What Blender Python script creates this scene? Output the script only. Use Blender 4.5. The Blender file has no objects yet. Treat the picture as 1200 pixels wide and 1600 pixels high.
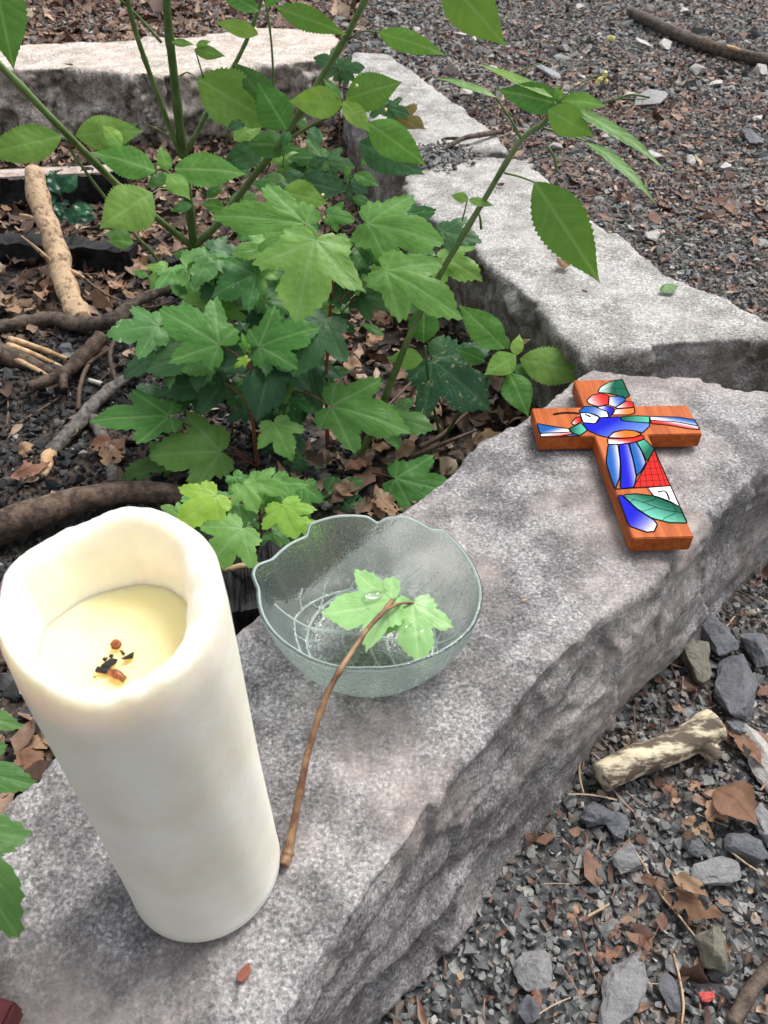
import bpy, bmesh, math, random
import numpy as np
from mathutils import Vector

# ------------------------------------------------------------------ camera, sky, sun, exposure
SC = bpy.context.scene
COL = SC.collection
H = 0.55                      # camera height over the granite top (z = 0)
PITCH = math.radians(43.0)
FPX = 1245.0                  # focal length in pixels of the 1200 x 1600 frame
cam_data = bpy.data.cameras.new('camera')
cam = bpy.data.objects.new('camera', cam_data)
COL.objects.link(cam)
cam.location = (0, 0, H)
cam.rotation_euler = (math.pi / 2 - PITCH, 0, 0)
cam_data.sensor_fit = 'VERTICAL'
cam_data.sensor_height = 36.0
cam_data.lens = FPX / 1600 * 36.0
cam_data.clip_start = 0.01
cam_data.clip_end = 2000
cam_data.dof.use_dof = True
cam_data.dof.focus_distance = 0.74
cam_data.dof.aperture_fstop = 18.0
SC.camera = cam

SUN_EL, SUN_AZ = math.radians(58), math.radians(42)     # azimuth from +Y towards +X
world = bpy.data.worlds.new('World')
SC.world = world
world.use_nodes = True
wn, wl = world.node_tree.nodes, world.node_tree.links
bg = wn['Background']
sky = wn.new('ShaderNodeTexSky')
sky.sky_type = 'NISHITA'
sky.sun_disc = False
sky.sun_elevation = SUN_EL
sky.sun_rotation = SUN_AZ
sky.dust_density = 4.0
hs = wn.new('ShaderNodeHueSaturation')
hs.inputs['Saturation'].default_value = 0.28            # thin even cloud over a wood
wl.new(sky.outputs[0], hs.inputs['Color'])
wl.new(hs.outputs[0], bg.inputs['Color'])
bg.inputs['Strength'].default_value = 0.115
sun_data = bpy.data.lights.new('sun', 'SUN')
sun_data.energy = 1.5
sun_data.angle = math.radians(24)
sun_data.color = (1.0, 0.975, 0.94)
sun = bpy.data.objects.new('sun', sun_data)
COL.objects.link(sun)
sd = Vector((math.sin(SUN_AZ) * math.cos(SUN_EL), math.cos(SUN_AZ) * math.cos(SUN_EL), math.sin(SUN_EL)))
sun.rotation_euler = sd.to_track_quat('Z', 'Y').to_euler()
sun.location = sd * 5
SC.view_settings.view_transform = 'Standard'
SC.view_settings.look = 'None'
SC.view_settings.gamma = 1.0
SC.view_settings.use_curve_mapping = False
SC.view_settings.exposure = 1.0
SC.cycles.use_denoising = True
SC.cycles.max_bounces = 14
SC.cycles.transmission_bounces = 12
SC.cycles.transparent_max_bounces = 12
SC.cycles.caustics_refractive = True
SC.cycles.caustics_reflective = False
SC.cycles.sample_clamp_indirect = 6.0

# ------------------------------------------------------------------ helpers
RNG = np.random.default_rng(11)
random.seed(5)
FW = np.array([0, math.cos(PITCH), -math.sin(PITCH)])
UPV = np.array([0, math.sin(PITCH), math.cos(PITCH)])
CAM = np.array([0, 0, H])
ZG = -0.20                    # gravel path outside the ring
ZI = -0.20                    # bed inside the ring


def ray(x, y):
    return FW + np.array([1.0, 0, 0]) * (x - 600) / FPX - UPV * (y - 800) / FPX


def at(x, y, z=None, Y=None):
    """A measured point of the photograph set out in the place, at a given height or a given distance."""
    d = ray(x, y)
    t = (z - H) / d[2] if z is not None else Y / d[1]
    return CAM + d * t


def at_plane(x, y, p, n):
    d = ray(x, y)
    t = np.dot(p - CAM, n) / np.dot(d, n)
    return CAM + d * t


def unit(v):
    v = np.asarray(v, float)
    return v / (np.linalg.norm(v) + 1e-12)


def tag(o, label=None, cat=None, group=None, kind=None):
    if label: o['label'] = label
    if cat: o['category'] = cat
    if group: o['group'] = group
    if kind: o['kind'] = kind
    return o


def empty(name, loc, label, cat, group=None):
    o = bpy.data.objects.new(name, None)
    COL.objects.link(o)
    o.location = tuple(loc)
    o.empty_display_size = 0.02
    return tag(o, label, cat, group)


def link(name, me, parent=None):
    o = bpy.data.objects.new(name, me)
    COL.objects.link(o)
    if parent is not None:
        o.parent = parent
        p, off = parent, Vector((0, 0, 0))
        while p is not None:
            off += p.location
            p = p.parent
        o.location = -off            # meshes are written in world coordinates
    return o


def mesh_np(name, V, F, mat=None, smooth=True, uv=None, attrs=None):
    """V (n,3); F (m,3) or (m,4) array or list of tuples."""
    me = bpy.data.meshes.new(name)
    if isinstance(F, np.ndarray):
        m, k = F.shape
        me.vertices.add(len(V))
        me.vertices.foreach_set('co', np.ascontiguousarray(V, dtype=np.float32).ravel())
        me.loops.add(m * k)
        me.loops.foreach_set('vertex_index', np.ascontiguousarray(F, dtype=np.int32).ravel())
        me.polygons.add(m)
        me.polygons.foreach_set('loop_start', np.arange(0, m * k, k, dtype=np.int32))
        me.polygons.foreach_set('loop_total', np.full(m, k, dtype=np.int32))
        me.update(calc_edges=True)
    else:
        me.from_pydata([tuple(v) for v in V], [], F)
    me.polygons.foreach_set('use_smooth', np.full(len(me.polygons), smooth))
    if uv is not None:
        lay = me.uv_layers.new(name='UVMap')
        li = np.empty(len(me.loops), dtype=np.int32)
        me.loops.foreach_get('vertex_index', li)
        lay.data.foreach_set('uv', np.ascontiguousarray(uv[li], dtype=np.float32).ravel())
    for k_, a in (attrs or {}).items():
        if a.ndim == 1:
            at_ = me.attributes.new(k_, 'FLOAT', 'POINT')
            at_.data.foreach_set('value', np.ascontiguousarray(a, dtype=np.float32))
        else:
            at_ = me.attributes.new(k_, 'FLOAT_COLOR', 'POINT')
            at_.data.foreach_set('color', np.ascontiguousarray(np.c_[a, np.ones(len(a))], dtype=np.float32).ravel())
    if mat is not None:
        me.materials.append(mat)
    me.update()
    return me


# numpy gradient noise ------------------------------------------------
_perm = np.random.default_rng(3).permutation(256)
_perm = np.r_[_perm, _perm]
_grad = unit(np.ones(3)) * 0 + np.random.default_rng(4).normal(size=(256, 3))
_grad /= np.linalg.norm(_grad, axis=1)[:, None]


def noise3(P):
    P = np.asarray(P, float)
    i = np.floor(P).astype(int)
    f = P - i
    u = f * f * f * (f * (f * 6 - 15) + 10)
    i &= 255
    out = np.zeros(len(P))
    for dx in (0, 1):
        for dy in (0, 1):
            for dz in (0, 1):
                h = _perm[_perm[_perm[(i[:, 0] + dx) & 255] + ((i[:, 1] + dy) & 255)] + ((i[:, 2] + dz) & 255)]
                g = _grad[h]
                d = f - np.array([dx, dy, dz])
                w = (u[:, 0] if dx else 1 - u[:, 0]) * (u[:, 1] if dy else 1 - u[:, 1]) * (u[:, 2] if dz else 1 - u[:, 2])
                out += w * (g * d).sum(1)
    return out * 1.6


def fbm(P, octaves=4, gain=0.5):
    s, a = 0, 1.0
    for k in range(octaves):
        s = s + a * noise3(P * 2.0 ** k + 17.3 * k)
        a *= gain
    return s


def facets(P, seed=0):
    '''Piecewise-flat relief with crisp steps, as of broken stone.'''
    P = np.asarray(P, float) + seed * 5.3
    base = np.floor(P).astype(int)
    best = np.full(len(P), 1e9)
    val = np.zeros(len(P))
    for dx in (-1, 0, 1):
        for dy in (-1, 0, 1):
            for dz in (-1, 0, 1):
                c = base + np.array([dx, dy, dz])
                m = c & 255
                h = _perm[_perm[_perm[m[:, 0]] + m[:, 1]] + m[:, 2]]
                ctr = c + 0.5 + 0.45 * _grad[h]
                d = P - ctr
                r2 = (d * d).sum(1)
                w = r2 < best
                best[w] = r2[w]
                hh = _perm[(h + 91) & 255]
                val[w] = ((d * _grad[hh]).sum(1) + 0.35 * _grad[(hh + 37) & 255][:, 0])[w]
    return val


def catmull(pts, n):
    P = np.asarray(pts, float)
    if len(P) == 2:
        t = np.linspace(0, 1, n)[:, None]
        return P[0] * (1 - t) + P[1] * t
    Q = np.vstack([2 * P[0] - P[1], P, 2 * P[-1] - P[-2]])
    out = []
    ts = np.linspace(0, len(P) - 1 - 1e-9, n)
    for t in ts:
        k = int(t)
        f = t - k
        a, b, c, d = Q[k], Q[k + 1], Q[k + 2], Q[k + 3]
        out.append(0.5 * ((2 * b) + (-a + c) * f + (2 * a - 5 * b + 4 * c - d) * f * f + (-a + 3 * b - 3 * c + d) * f ** 3))
    return np.array(out)


def tube_data(pts, radii, n=None, segs=8, rough=0.0, seed=0, flat=1.0):
    n = n or max(6, 4 * len(pts))
    P = catmull(pts, n)
    R = np.interp(np.linspace(0, 1, n), np.linspace(0, 1, len(radii)), radii)
    T = np.gradient(P, axis=0)
    T /= np.linalg.norm(T, axis=1)[:, None]
    ref = np.array([0, 0, 1.0]) if abs(T[:, 2]).mean() < 0.8 else np.array([0, 1.0, 0])
    A = np.cross(T, ref)
    A /= np.linalg.norm(A, axis=1)[:, None]
    B = np.cross(A, T)
    th = np.linspace(0, 2 * np.pi, segs, endpoint=False)
    V = P[:, None, :] + R[:, None, None] * (np.cos(th)[None, :, None] * A[:, None, :] + flat * np.sin(th)[None, :, None] * B[:, None, :])
    V = V.reshape(-1, 3)
    if rough:
        r = np.repeat(R, segs)
        C = np.repeat(P, segs, axis=0)
        s = 1 + rough * fbm(V / (r.mean() * 2.2) + seed * 7.7, 3)
        V = C + (V - C) * s[:, None]
    F = []
    for i in range(n - 1):
        for j in range(segs):
            k = (j + 1) % segs
            F.append((i * segs + j, i * segs + k, (i + 1) * segs + k, (i + 1) * segs + j))
    c0, c1 = len(V), len(V) + 1
    V = np.vstack([V, P[:1] - T[:1] * R[0] * 0.15, P[-1:] + T[-1:] * R[-1] * 0.15])
    for j in range(segs):
        k = (j + 1) % segs
        F.append((c0, k, j))
        F.append((c1, (n - 1) * segs + j, (n - 1) * segs + k))
    return V, F


def tube(name, pts, radii, mat, parent=None, **kw):
    V, F = tube_data(pts, radii, **kw)
    return link(name, mesh_np(name, V, F, mat), parent)


# ------------------------------------------------------------------ materials
def new_mat(name):
    m = bpy.data.materials.new(name)
    m.use_nodes = True
    nt = m.node_tree
    return m, nt.nodes, nt.links, nt.nodes['Principled BSDF']


def node(ns, t, **kw):
    n = ns.new(t)
    for k, v in kw.items():
        if k in n.inputs.keys():
            n.inputs[k].default_value = v
        else:
            setattr(n, k, v)
    return n


def ramp(ns, stops, interp='LINEAR'):
    r = ns.new('ShaderNodeValToRGB')
    r.color_ramp.interpolation = interp
    e = r.color_ramp.elements
    while len(e) < len(stops):
        e.new(0.5)
    for k, (p, c) in enumerate(stops):
        e[k].position = p
        e[k].color = (*c, 1) if len(c) == 3 else c
    return r


def mixc(ns, ls, fac, a, b, mode='MIX'):
    m = ns.new('ShaderNodeMix')
    m.data_type = 'RGBA'
    m.blend_type = mode
    for sock, v in ((0, fac), (6, a), (7, b)):
        if hasattr(v, 'links') or hasattr(v, 'is_linked'):
            ls.new(v, m.inputs[sock])
        elif isinstance(v, (int, float)):
            m.inputs[sock].default_value = v
        else:
            m.inputs[sock].default_value = (*v, 1)
    return m.outputs[2]


def bump(ns, ls, bsdf, height, strength=0.5, dist=0.002, prev=None):
    b = ns.new('ShaderNodeBump')
    b.inputs['Strength'].default_value = strength
    b.inputs['Distance'].default_value = dist
    ls.new(height, b.inputs['Height'])
    if prev is not None:
        ls.new(prev, b.inputs['Normal'])
    if bsdf is not None:
        ls.new(b.outputs[0], bsdf.inputs['Normal'])
    return b.outputs[0]


def coords(ns):
    return ns.new('ShaderNodeTexCoord').outputs['Object']


def granite(name, dark, mid, light, pink, patch, stain_col, seed=0.0, speck=1.0):
    m, ns, ls, b = new_mat(name)
    co = ns.new('ShaderNodeMapping')
    co.inputs['Location'].default_value = (seed, seed * 1.7, 0)
    ls.new(coords(ns), co.inputs[0])
    co = co.outputs[0]
    n1 = node(ns, 'ShaderNodeTexNoise', Scale=330.0 * speck, Detail=4.0, Roughness=0.75)
    n2 = node(ns, 'ShaderNodeTexNoise', Scale=16.0, Detail=6.0, Roughness=0.65)
    n3 = node(ns, 'ShaderNodeTexNoise', Scale=5.5, Detail=5.0, Roughness=0.6)
    n4 = node(ns, 'ShaderNodeTexNoise', Scale=45.0, Detail=4.0, Roughness=0.6)
    v1 = node(ns, 'ShaderNodeTexVoronoi', Scale=430.0 * speck)
    for n in (n1, n2, n3, n4, v1):
        ls.new(co, n.inputs['Vector'])
    base = ramp(ns, [(0.33, dark), (0.5, mid), (0.66, light)])
    ls.new(n1.outputs[0], base.inputs[0])
    # coarse crystals
    cr = ramp(ns, [(0.0, (0.30, 0.30, 0.31)), (0.18, (0.55, 0.54, 0.54)), (0.5, (1, 1, 1)), (0.85, (1.25, 1.23, 1.2)), (1.0, (1.9, 1.87, 1.82))])
    sep = ns.new('ShaderNodeSeparateColor')
    ls.new(v1.outputs['Color'], sep.inputs[0])
    ls.new(sep.outputs[0], cr.inputs[0])
    c = mixc(ns, ls, 0.50, base.outputs[0], cr.outputs[0], 'MULTIPLY')
    # dark weathered patches
    f2 = ramp(ns, [(0.44, (0, 0, 0)), (0.56, (1, 1, 1))])
    ls.new(n2.outputs[0], f2.inputs[0])
    c = mixc(ns, ls, f2.outputs[0], mixc(ns, ls, 1.0, c, patch, 'MULTIPLY'), c)
    # pink-white feldspar zones
    f3 = ramp(ns, [(0.47, (0, 0, 0)), (0.66, (0.75, 0.75, 0.75))])
    ls.new(n3.outputs[0], f3.inputs[0])
    pk = ramp(ns, [(0.3, tuple(x * 0.45 for x in pink)), (0.6, pink)])
    ls.new(n4.outputs[0], pk.inputs[0])
    c = mixc(ns, ls, f3.outputs[0], c, pk.outputs[0])
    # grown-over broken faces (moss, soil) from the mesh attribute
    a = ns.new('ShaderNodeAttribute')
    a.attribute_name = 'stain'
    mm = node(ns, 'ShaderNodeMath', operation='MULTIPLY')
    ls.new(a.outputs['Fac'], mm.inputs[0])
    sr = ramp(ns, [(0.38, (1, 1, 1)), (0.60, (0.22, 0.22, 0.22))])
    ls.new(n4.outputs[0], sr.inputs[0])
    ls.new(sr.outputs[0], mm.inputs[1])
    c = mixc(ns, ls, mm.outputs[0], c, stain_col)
    ls.new(c, b.inputs['Base Color'])
    b.inputs['Roughness'].default_value = 0.85
    b.inputs['Specular IOR Level'].default_value = 0.25
    nn = bump(ns, ls, None, n4.outputs[0], 0.6, 0.0035)
    bump(ns, ls, b, n1.outputs[0], 0.8, 0.0014, nn)
    return m


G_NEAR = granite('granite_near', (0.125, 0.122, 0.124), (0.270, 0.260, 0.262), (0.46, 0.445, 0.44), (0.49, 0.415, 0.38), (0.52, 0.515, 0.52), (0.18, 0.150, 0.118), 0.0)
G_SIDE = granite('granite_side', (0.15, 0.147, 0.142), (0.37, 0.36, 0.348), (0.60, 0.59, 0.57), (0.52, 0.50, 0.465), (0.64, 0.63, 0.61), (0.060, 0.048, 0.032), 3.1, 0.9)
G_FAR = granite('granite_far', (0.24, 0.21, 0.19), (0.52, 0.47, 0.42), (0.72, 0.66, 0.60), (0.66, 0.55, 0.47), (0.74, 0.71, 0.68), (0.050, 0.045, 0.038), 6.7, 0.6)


def island_mat(name, stops, rough=0.7, bump_scale=0, scale_noise=0, trans=0.0, spec=0.35):
    m, ns, ls, b = new_mat(name)
    g = ns.new('ShaderNodeNewGeometry')
    r = ramp(ns, stops)
    ls.new(g.outputs['Random Per Island'], r.inputs[0])
    c = r.outputs[0]
    if scale_noise:
        n = node(ns, 'ShaderNodeTexNoise', Scale=scale_noise, Detail=4.0, Roughness=0.65)
        ls.new(coords(ns), n.inputs['Vector'])
        rr = ramp(ns, [(0.3, (0.55, 0.55, 0.55)), (0.7, (1.3, 1.3, 1.3))])
        ls.new(n.outputs[0], rr.inputs[0])
        c = mixc(ns, ls, 0.8, c, rr.outputs[0], 'MULTIPLY')
        if bump_scale:
            bump(ns, ls, b, n.outputs[0], 0.5, bump_scale)
    ls.new(c, b.inputs['Base Color'])
    b.inputs['Roughness'].default_value = rough
    b.inputs['Specular IOR Level'].default_value = spec
    return m


M_GRAVEL = island_mat('gravel', [(0.0, (0.066, 0.066, 0.066)), (0.3, (0.118, 0.121, 0.121)), (0.6, (0.182, 0.187, 0.183)), (0.82, (0.250, 0.250, 0.238)),
                                 (0.87, (0.16, 0.120, 0.095)), (0.93, (0.21, 0.165, 0.135)), (0.965, (0.28, 0.27, 0.25)), (1.0, (0.50, 0.48, 0.45))], 0.75, 0.001, 180)
M_FLAKE = island_mat('leaf_crumbs', [(0.0, (0.045, 0.022, 0.015)), (0.3, (0.10, 0.050, 0.034)), (0.6, (0.18, 0.098, 0.066)), (0.85, (0.27, 0.168, 0.115)), (1.0, (0.42, 0.31, 0.22))], 0.7, 0, 120)
M_LITTER = island_mat('leaf_litter', [(0.0, (0.040, 0.023, 0.016)), (0.35, (0.105, 0.060, 0.040)), (0.7, (0.205, 0.128, 0.086)), (0.92, (0.31, 0.21, 0.145)), (1.0, (0.45, 0.345, 0.25))], 0.65, 0.0008, 90)
M_CHAR = island_mat('charcoal_crumbs', [(0.0, (0.008, 0.008, 0.009)), (0.55, (0.022, 0.022, 0.024)), (0.85, (0.06, 0.06, 0.062)), (0.95, (0.13, 0.12, 0.11)), (1.0, (0.3, 0.29, 0.27))], 0.75, 0.0008, 150)


def ground_mat(name, stops, scale, stops2=None, scale2=3.0, disp=0.006):
    m, ns, ls, b = new_mat(name)
    co = coords(ns)
    v = node(ns, 'ShaderNodeTexVoronoi', Scale=scale)
    n = node(ns, 'ShaderNodeTexNoise', Scale=scale * 1.7, Detail=5.0, Roughness=0.7)
    n2 = node(ns, 'ShaderNodeTexNoise', Scale=scale2, Detail=5.0, Roughness=0.6)
    for q in (v, n, n2):
        ls.new(co, q.inputs['Vector'])
    sep = ns.new('ShaderNodeSeparateColor')
    ls.new(v.outputs['Color'], sep.inputs[0])
    r = ramp(ns, stops)
    ls.new(sep.outputs[0], r.inputs[0])
    c = r.outputs[0]
    if stops2:
        r2 = ramp(ns, stops2)
        ls.new(n.outputs[0], r2.inputs[0])
        f = ramp(ns, [(0.45, (0, 0, 0)), (0.6, (0.8, 0.8, 0.8))])
        ls.new(n2.outputs[0], f.inputs[0])
        c = mixc(ns, ls, f.outputs[0], c, r2.outputs[0])
    ls.new(c, b.inputs['Base Color'])
    b.inputs['Roughness'].default_value = 0.85
    nn = bump(ns, ls, None, v.outputs['Distance'], 0.9, disp)
    bump(ns, ls, b, n.outputs[0], 0.6, disp * 0.5, nn)
    return m


M_PATH = ground_mat('gravel_bed', [(0.0, (0.025, 0.026, 0.028)), (0.5, (0.065, 0.068, 0.072)), (0.9, (0.13, 0.135, 0.135)), (1.0, (0.35, 0.34, 0.32))], 110,
                    [(0.3, (0.035, 0.027, 0.023)), (0.55, (0.085, 0.062, 0.05)), (0.75, (0.20, 0.15, 0.12))], 4.0)
M_SOIL = ground_mat('bed_soil', [(0.0, (0.012, 0.011, 0.010)), (0.6, (0.035, 0.028, 0.022)), (1.0, (0.10, 0.075, 0.055))], 120,
                    [(0.3, (0.02, 0.014, 0.010)), (0.6, (0.07, 0.045, 0.03)), (0.8, (0.16, 0.11, 0.075))], 5.0)


def rock_mat(name, base, dark, light=None, vein=0.0):
    m, ns, ls, b = new_mat(name)
    co = coords(ns)
    n = node(ns, 'ShaderNodeTexNoise', Scale=55.0, Detail=9.0, Roughness=0.74, Distortion=0.6)
    n2 = node(ns, 'ShaderNodeTexNoise', Scale=240.0, Detail=3.0)
    ls.new(co, n.inputs['Vector'])
    ls.new(co, n2.inputs['Vector'])
    lt = light or tuple(min(0.8, x * 1.7) for x in base)
    r = ramp(ns, [(0.32, dark), (0.46, base), (0.60, base), (0.72, lt)])
    ls.new(n.outputs[0], r.inputs[0])
    rr = ramp(ns, [(0.3, (0.75, 0.75, 0.75)), (0.7, (1.2, 1.2, 1.2))])
    ls.new(n2.outputs[0], rr.inputs[0])
    ls.new(mixc(ns, ls, 0.7, r.outputs[0], rr.outputs[0], 'MULTIPLY'), b.inputs['Base Color'])
    b.inputs['Roughness'].default_value = 0.7
    nn = bump(ns, ls, None, n.outputs[0], 1.0, 0.007)
    bump(ns, ls, b, n2.outputs[0], 0.6, 0.0012, nn)
    return m


M_ROCK_GREY = rock_mat('slate_rock', (0.135, 0.14, 0.155), (0.07, 0.072, 0.082), (0.34, 0.34, 0.36))
M_ROCK_PALE = rock_mat('pale_rock', (0.26, 0.258, 0.262), (0.14, 0.14, 0.15), (0.55, 0.55, 0.54))
M_ROCK_OLIVE = rock_mat('olive_rock', (0.20, 0.185, 0.14), (0.09, 0.085, 0.065), (0.36, 0.33, 0.27))
M_ROCK_WHITE = rock_mat('white_rock', (0.46, 0.44, 0.41), (0.28, 0.265, 0.25), (0.66, 0.65, 0.62))
M_ROCK_RED = rock_mat('red_chip', (0.65, 0.10, 0.09), (0.5, 0.06, 0.05), (0.8, 0.35, 0.3))


def leaf_mat(name, col, vein, under=None, trans=0.30, rough=0.42, spots=None, hue=0.10):
    m, ns, ls, b = new_mat(name)
    a = ns.new('ShaderNodeAttribute')
    a.attribute_name = 'vein'
    co = coords(ns)
    n = node(ns, 'ShaderNodeTexNoise', Scale=60.0, Detail=4.0, Roughness=0.6)
    n2 = node(ns, 'ShaderNodeTexNoise', Scale=420.0, Detail=3.0, Roughness=0.6)
    ls.new(co, n.inputs['Vector'])
    ls.new(co, n2.inputs['Vector'])
    rr = ramp(ns, [(0.3, (0.84, 0.86, 0.85)), (0.7, (1.12, 1.10, 1.08))])
    ls.new(n.outputs[0], rr.inputs[0])
    c = mixc(ns, ls, 0.8, col, rr.outputs[0], 'MULTIPLY')
    oi = ns.new('ShaderNodeObjectInfo')
    hsn = ns.new('ShaderNodeHueSaturation')
    mr = ns.new('ShaderNodeMapRange')
    mr.inputs['To Min'].default_value = 0.5 - hue * 0.25
    mr.inputs['To Max'].default_value = 0.5 + hue * 0.25
    ls.new(oi.outputs['Random'], mr.inputs[0])
    ls.new(mr.outputs[0], hsn.inputs['Hue'])
    mr2 = ns.new('ShaderNodeMapRange')
    mr2.inputs['To Min'].default_value = 1.22
    mr2.inputs['To Max'].default_value = 0.80
    ls.new(oi.outputs['Random'], mr2.inputs[0])
    ls.new(mr2.outputs[0], hsn.inputs['Value'])
    ls.new(c, hsn.inputs['Color'])
    c = hsn.outputs[0]
    c = mixc(ns, ls, a.outputs['Fac'], c, vein)
    if spots:
        n3 = node(ns, 'ShaderNodeTexNoise', Scale=spots[1], Detail=6.0, Roughness=0.75, Distortion=1.2)
        ls.new(co, n3.inputs['Vector'])
        f = ramp(ns, [(spots[2], (0, 0, 0)), (spots[2] + 0.05, (0.85, 0.85, 0.85))])
        ls.new(n3.outputs[0], f.inputs[0])
        c = mixc(ns, ls, f.outputs[0], c, spots[0])
    ls.new(c, b.inputs['Base Color'])
    b.inputs['Roughness'].default_value = rough
    b.inputs['Specular IOR Level'].default_value = 0.20
    vo = node(ns, 'ShaderNodeTexVoronoi', Scale=150.0)
    vo.feature = 'SMOOTH_F1'
    ls.new(co, vo.inputs['Vector'])
    nn = bump(ns, ls, None, vo.outputs['Distance'], 0.28, 0.0022)
    bump(ns, ls, b, n2.outputs[0], 0.3, 0.0006, nn)
    tr = ns.new('ShaderNodeBsdfTranslucent')
    tc = mixc(ns, ls, 1.0, c, (1.25, 1.35, 0.45), 'MULTIPLY')
    ls.new(tc, tr.inputs['Color'])
    mx = ns.new('ShaderNodeMixShader')
    mx.inputs[0].default_value = trans
    ls.new(b.outputs[0], mx.inputs[1])
    ls.new(tr.outputs[0], mx.inputs[2])
    ls.new(mx.outputs[0], ns['Material Output'].inputs['Surface'])
    return m


LM = {
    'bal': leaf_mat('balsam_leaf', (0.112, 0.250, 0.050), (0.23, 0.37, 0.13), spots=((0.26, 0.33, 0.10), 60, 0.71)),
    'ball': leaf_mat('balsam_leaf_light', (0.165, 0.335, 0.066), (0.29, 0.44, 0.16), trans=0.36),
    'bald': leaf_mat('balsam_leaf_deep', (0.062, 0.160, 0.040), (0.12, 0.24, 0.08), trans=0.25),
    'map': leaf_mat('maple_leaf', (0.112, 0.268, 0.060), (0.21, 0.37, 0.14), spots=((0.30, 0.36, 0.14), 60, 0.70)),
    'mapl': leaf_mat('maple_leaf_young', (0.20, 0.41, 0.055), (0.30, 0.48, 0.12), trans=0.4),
    'mapd': leaf_mat('maple_leaf_dark', (0.042, 0.115, 0.044), (0.085, 0.170, 0.075), trans=0.18, spots=((0.22, 0.30, 0.22), 130, 0.70)),  # darker, duller green maple leaf with pale spots
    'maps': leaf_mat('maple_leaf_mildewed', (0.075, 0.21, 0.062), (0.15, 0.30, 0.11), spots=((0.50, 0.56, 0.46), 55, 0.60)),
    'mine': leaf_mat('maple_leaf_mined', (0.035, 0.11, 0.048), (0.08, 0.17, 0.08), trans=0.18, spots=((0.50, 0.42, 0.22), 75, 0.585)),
    'wet': leaf_mat('cut_maple_leaf', (0.26, 0.47, 0.19), (0.42, 0.60, 0.30), trans=0.22, rough=0.3, hue=0.02),
    'holly': leaf_mat('holly_leaf', (0.020, 0.075, 0.038), (0.06, 0.14, 0.08), trans=0.06, rough=0.22),
    'brown': leaf_mat('spotted_leaf', (0.13, 0.12, 0.035), (0.2, 0.16, 0.06), trans=0.3, spots=((0.45, 0.3, 0.12), 90, 0.6)),
    'dead': leaf_mat('dead_beech_leaf', (0.19, 0.100, 0.062), (0.10, 0.050, 0.032), trans=0.12, rough=0.6, hue=0.03),
    'deadp': leaf_mat('dead_pale_leaf', (0.30, 0.190, 0.120), (0.18, 0.105, 0.065), trans=0.12, rough=0.65, hue=0.03),
}


def plain(name, col, rough=0.5, noise=0, amt=0.35, bmp=0.0, stretch=None, spec=0.4, col2=None, edge=(0.4, 0.6)):
    m, ns, ls, b = new_mat(name)
    b.inputs['Roughness'].default_value = rough
    b.inputs['Specular IOR Level'].default_value = spec
    if noise:
        co = coords(ns)
        if stretch:
            mp = ns.new('ShaderNodeMapping')
            mp.inputs['Scale'].default_value = stretch
            ls.new(co, mp.inputs[0])
            co = mp.outputs[0]
        n = node(ns, 'ShaderNodeTexNoise', Scale=noise, Detail=6.0, Roughness=0.65)
        ls.new(co, n.inputs['Vector'])
        if col2:
            r = ramp(ns, [(edge[0], col), (edge[1], col2)])
        else:
            r = ramp(ns, [(0.3, tuple(x * (1 - amt) for x in col)), (0.7, tuple(min(1, x * (1 + amt)) for x in col))])
        ls.new(n.outputs[0], r.inputs[0])
        ls.new(r.outputs[0], b.inputs['Base Color'])
        if bmp:
            bump(ns, ls, b, n.outputs[0], 0.7, bmp)
    else:
        b.inputs['Base Color'].default_value = (*col, 1)
    return m


M_STEM = plain('green_stem', (0.085, 0.150, 0.035), 0.45, 30, 0.3, 0.0008, col2=(0.155, 0.225, 0.075))
M_STEMD = plain('dark_green_stem', (0.050, 0.100, 0.024), 0.45, 30, 0.3, 0.0008, col2=(0.095, 0.160, 0.045))
M_REDST = plain('red_petiole', (0.22, 0.085, 0.050), 0.45, 50, 0.3)
M_TWIG = plain('brown_twig', (0.11, 0.070, 0.048), 0.7, 90, 0.5, 0.001)
M_BARK = plain('grey_brown_bark', (0.040, 0.030, 0.023), 0.85, 70, 0.6, 0.006, col2=(0.130, 0.098, 0.074))
M_BARKG = plain('grey_bark', (0.055, 0.048, 0.044), 0.85, 90, 0.5, 0.005, col2=(0.175, 0.155, 0.14))
M_OLDWOOD = plain('weathered_wood', (0.045, 0.029, 0.020), 0.8, 75, 0.5, 0.006, col2=(0.140, 0.096, 0.068))
M_DEBARK = plain('debarked_wood', (0.16, 0.095, 0.052), 0.75, 85, 0.4, 0.006, col2=(0.46, 0.325, 0.20), edge=(0.36, 0.50))
M_PALEBARK = plain('pale_barked_wood', (0.10, 0.075, 0.055), 0.8, 55, 0.5, 0.004, col2=(0.62, 0.54, 0.38), edge=(0.44, 0.56), stretch=(0.45, 1.3, 1.3))
M_RAWWOOD = plain('broken_wood', (0.36, 0.20, 0.09), 0.7, 60, 0.4, 0.002, col2=(0.58, 0.42, 0.25))
M_CHARWOOD = plain('charred_wood', (0.012, 0.012, 0.013), 0.6, 55, 0.6, 0.006, col2=(0.026, 0.026, 0.028), spec=0.15)
M_PLANKTOP = plain('grey_plank', (0.26, 0.20, 0.17), 0.8, 40, 0.4, 0.002, col2=(0.46, 0.38, 0.33))
M_YELLOW = plain('pale_yellow_petal', (0.80, 0.76, 0.28), 0.5)
M_BLACK = plain('soot', (0.012, 0.011, 0.010), 0.8, 200, 0.4)
M_EMBER = plain('amber_wick', (0.16, 0.040, 0.012), 0.4, 260, 0.4, col2=(0.42, 0.13, 0.04))
M_FILTER = plain('white_paper', (0.72, 0.69, 0.60), 0.7, 100, 0.15)
M_REDWOOD = plain('dark_red_paint', (0.13, 0.022, 0.022), 0.35, 60, 0.3)

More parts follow.
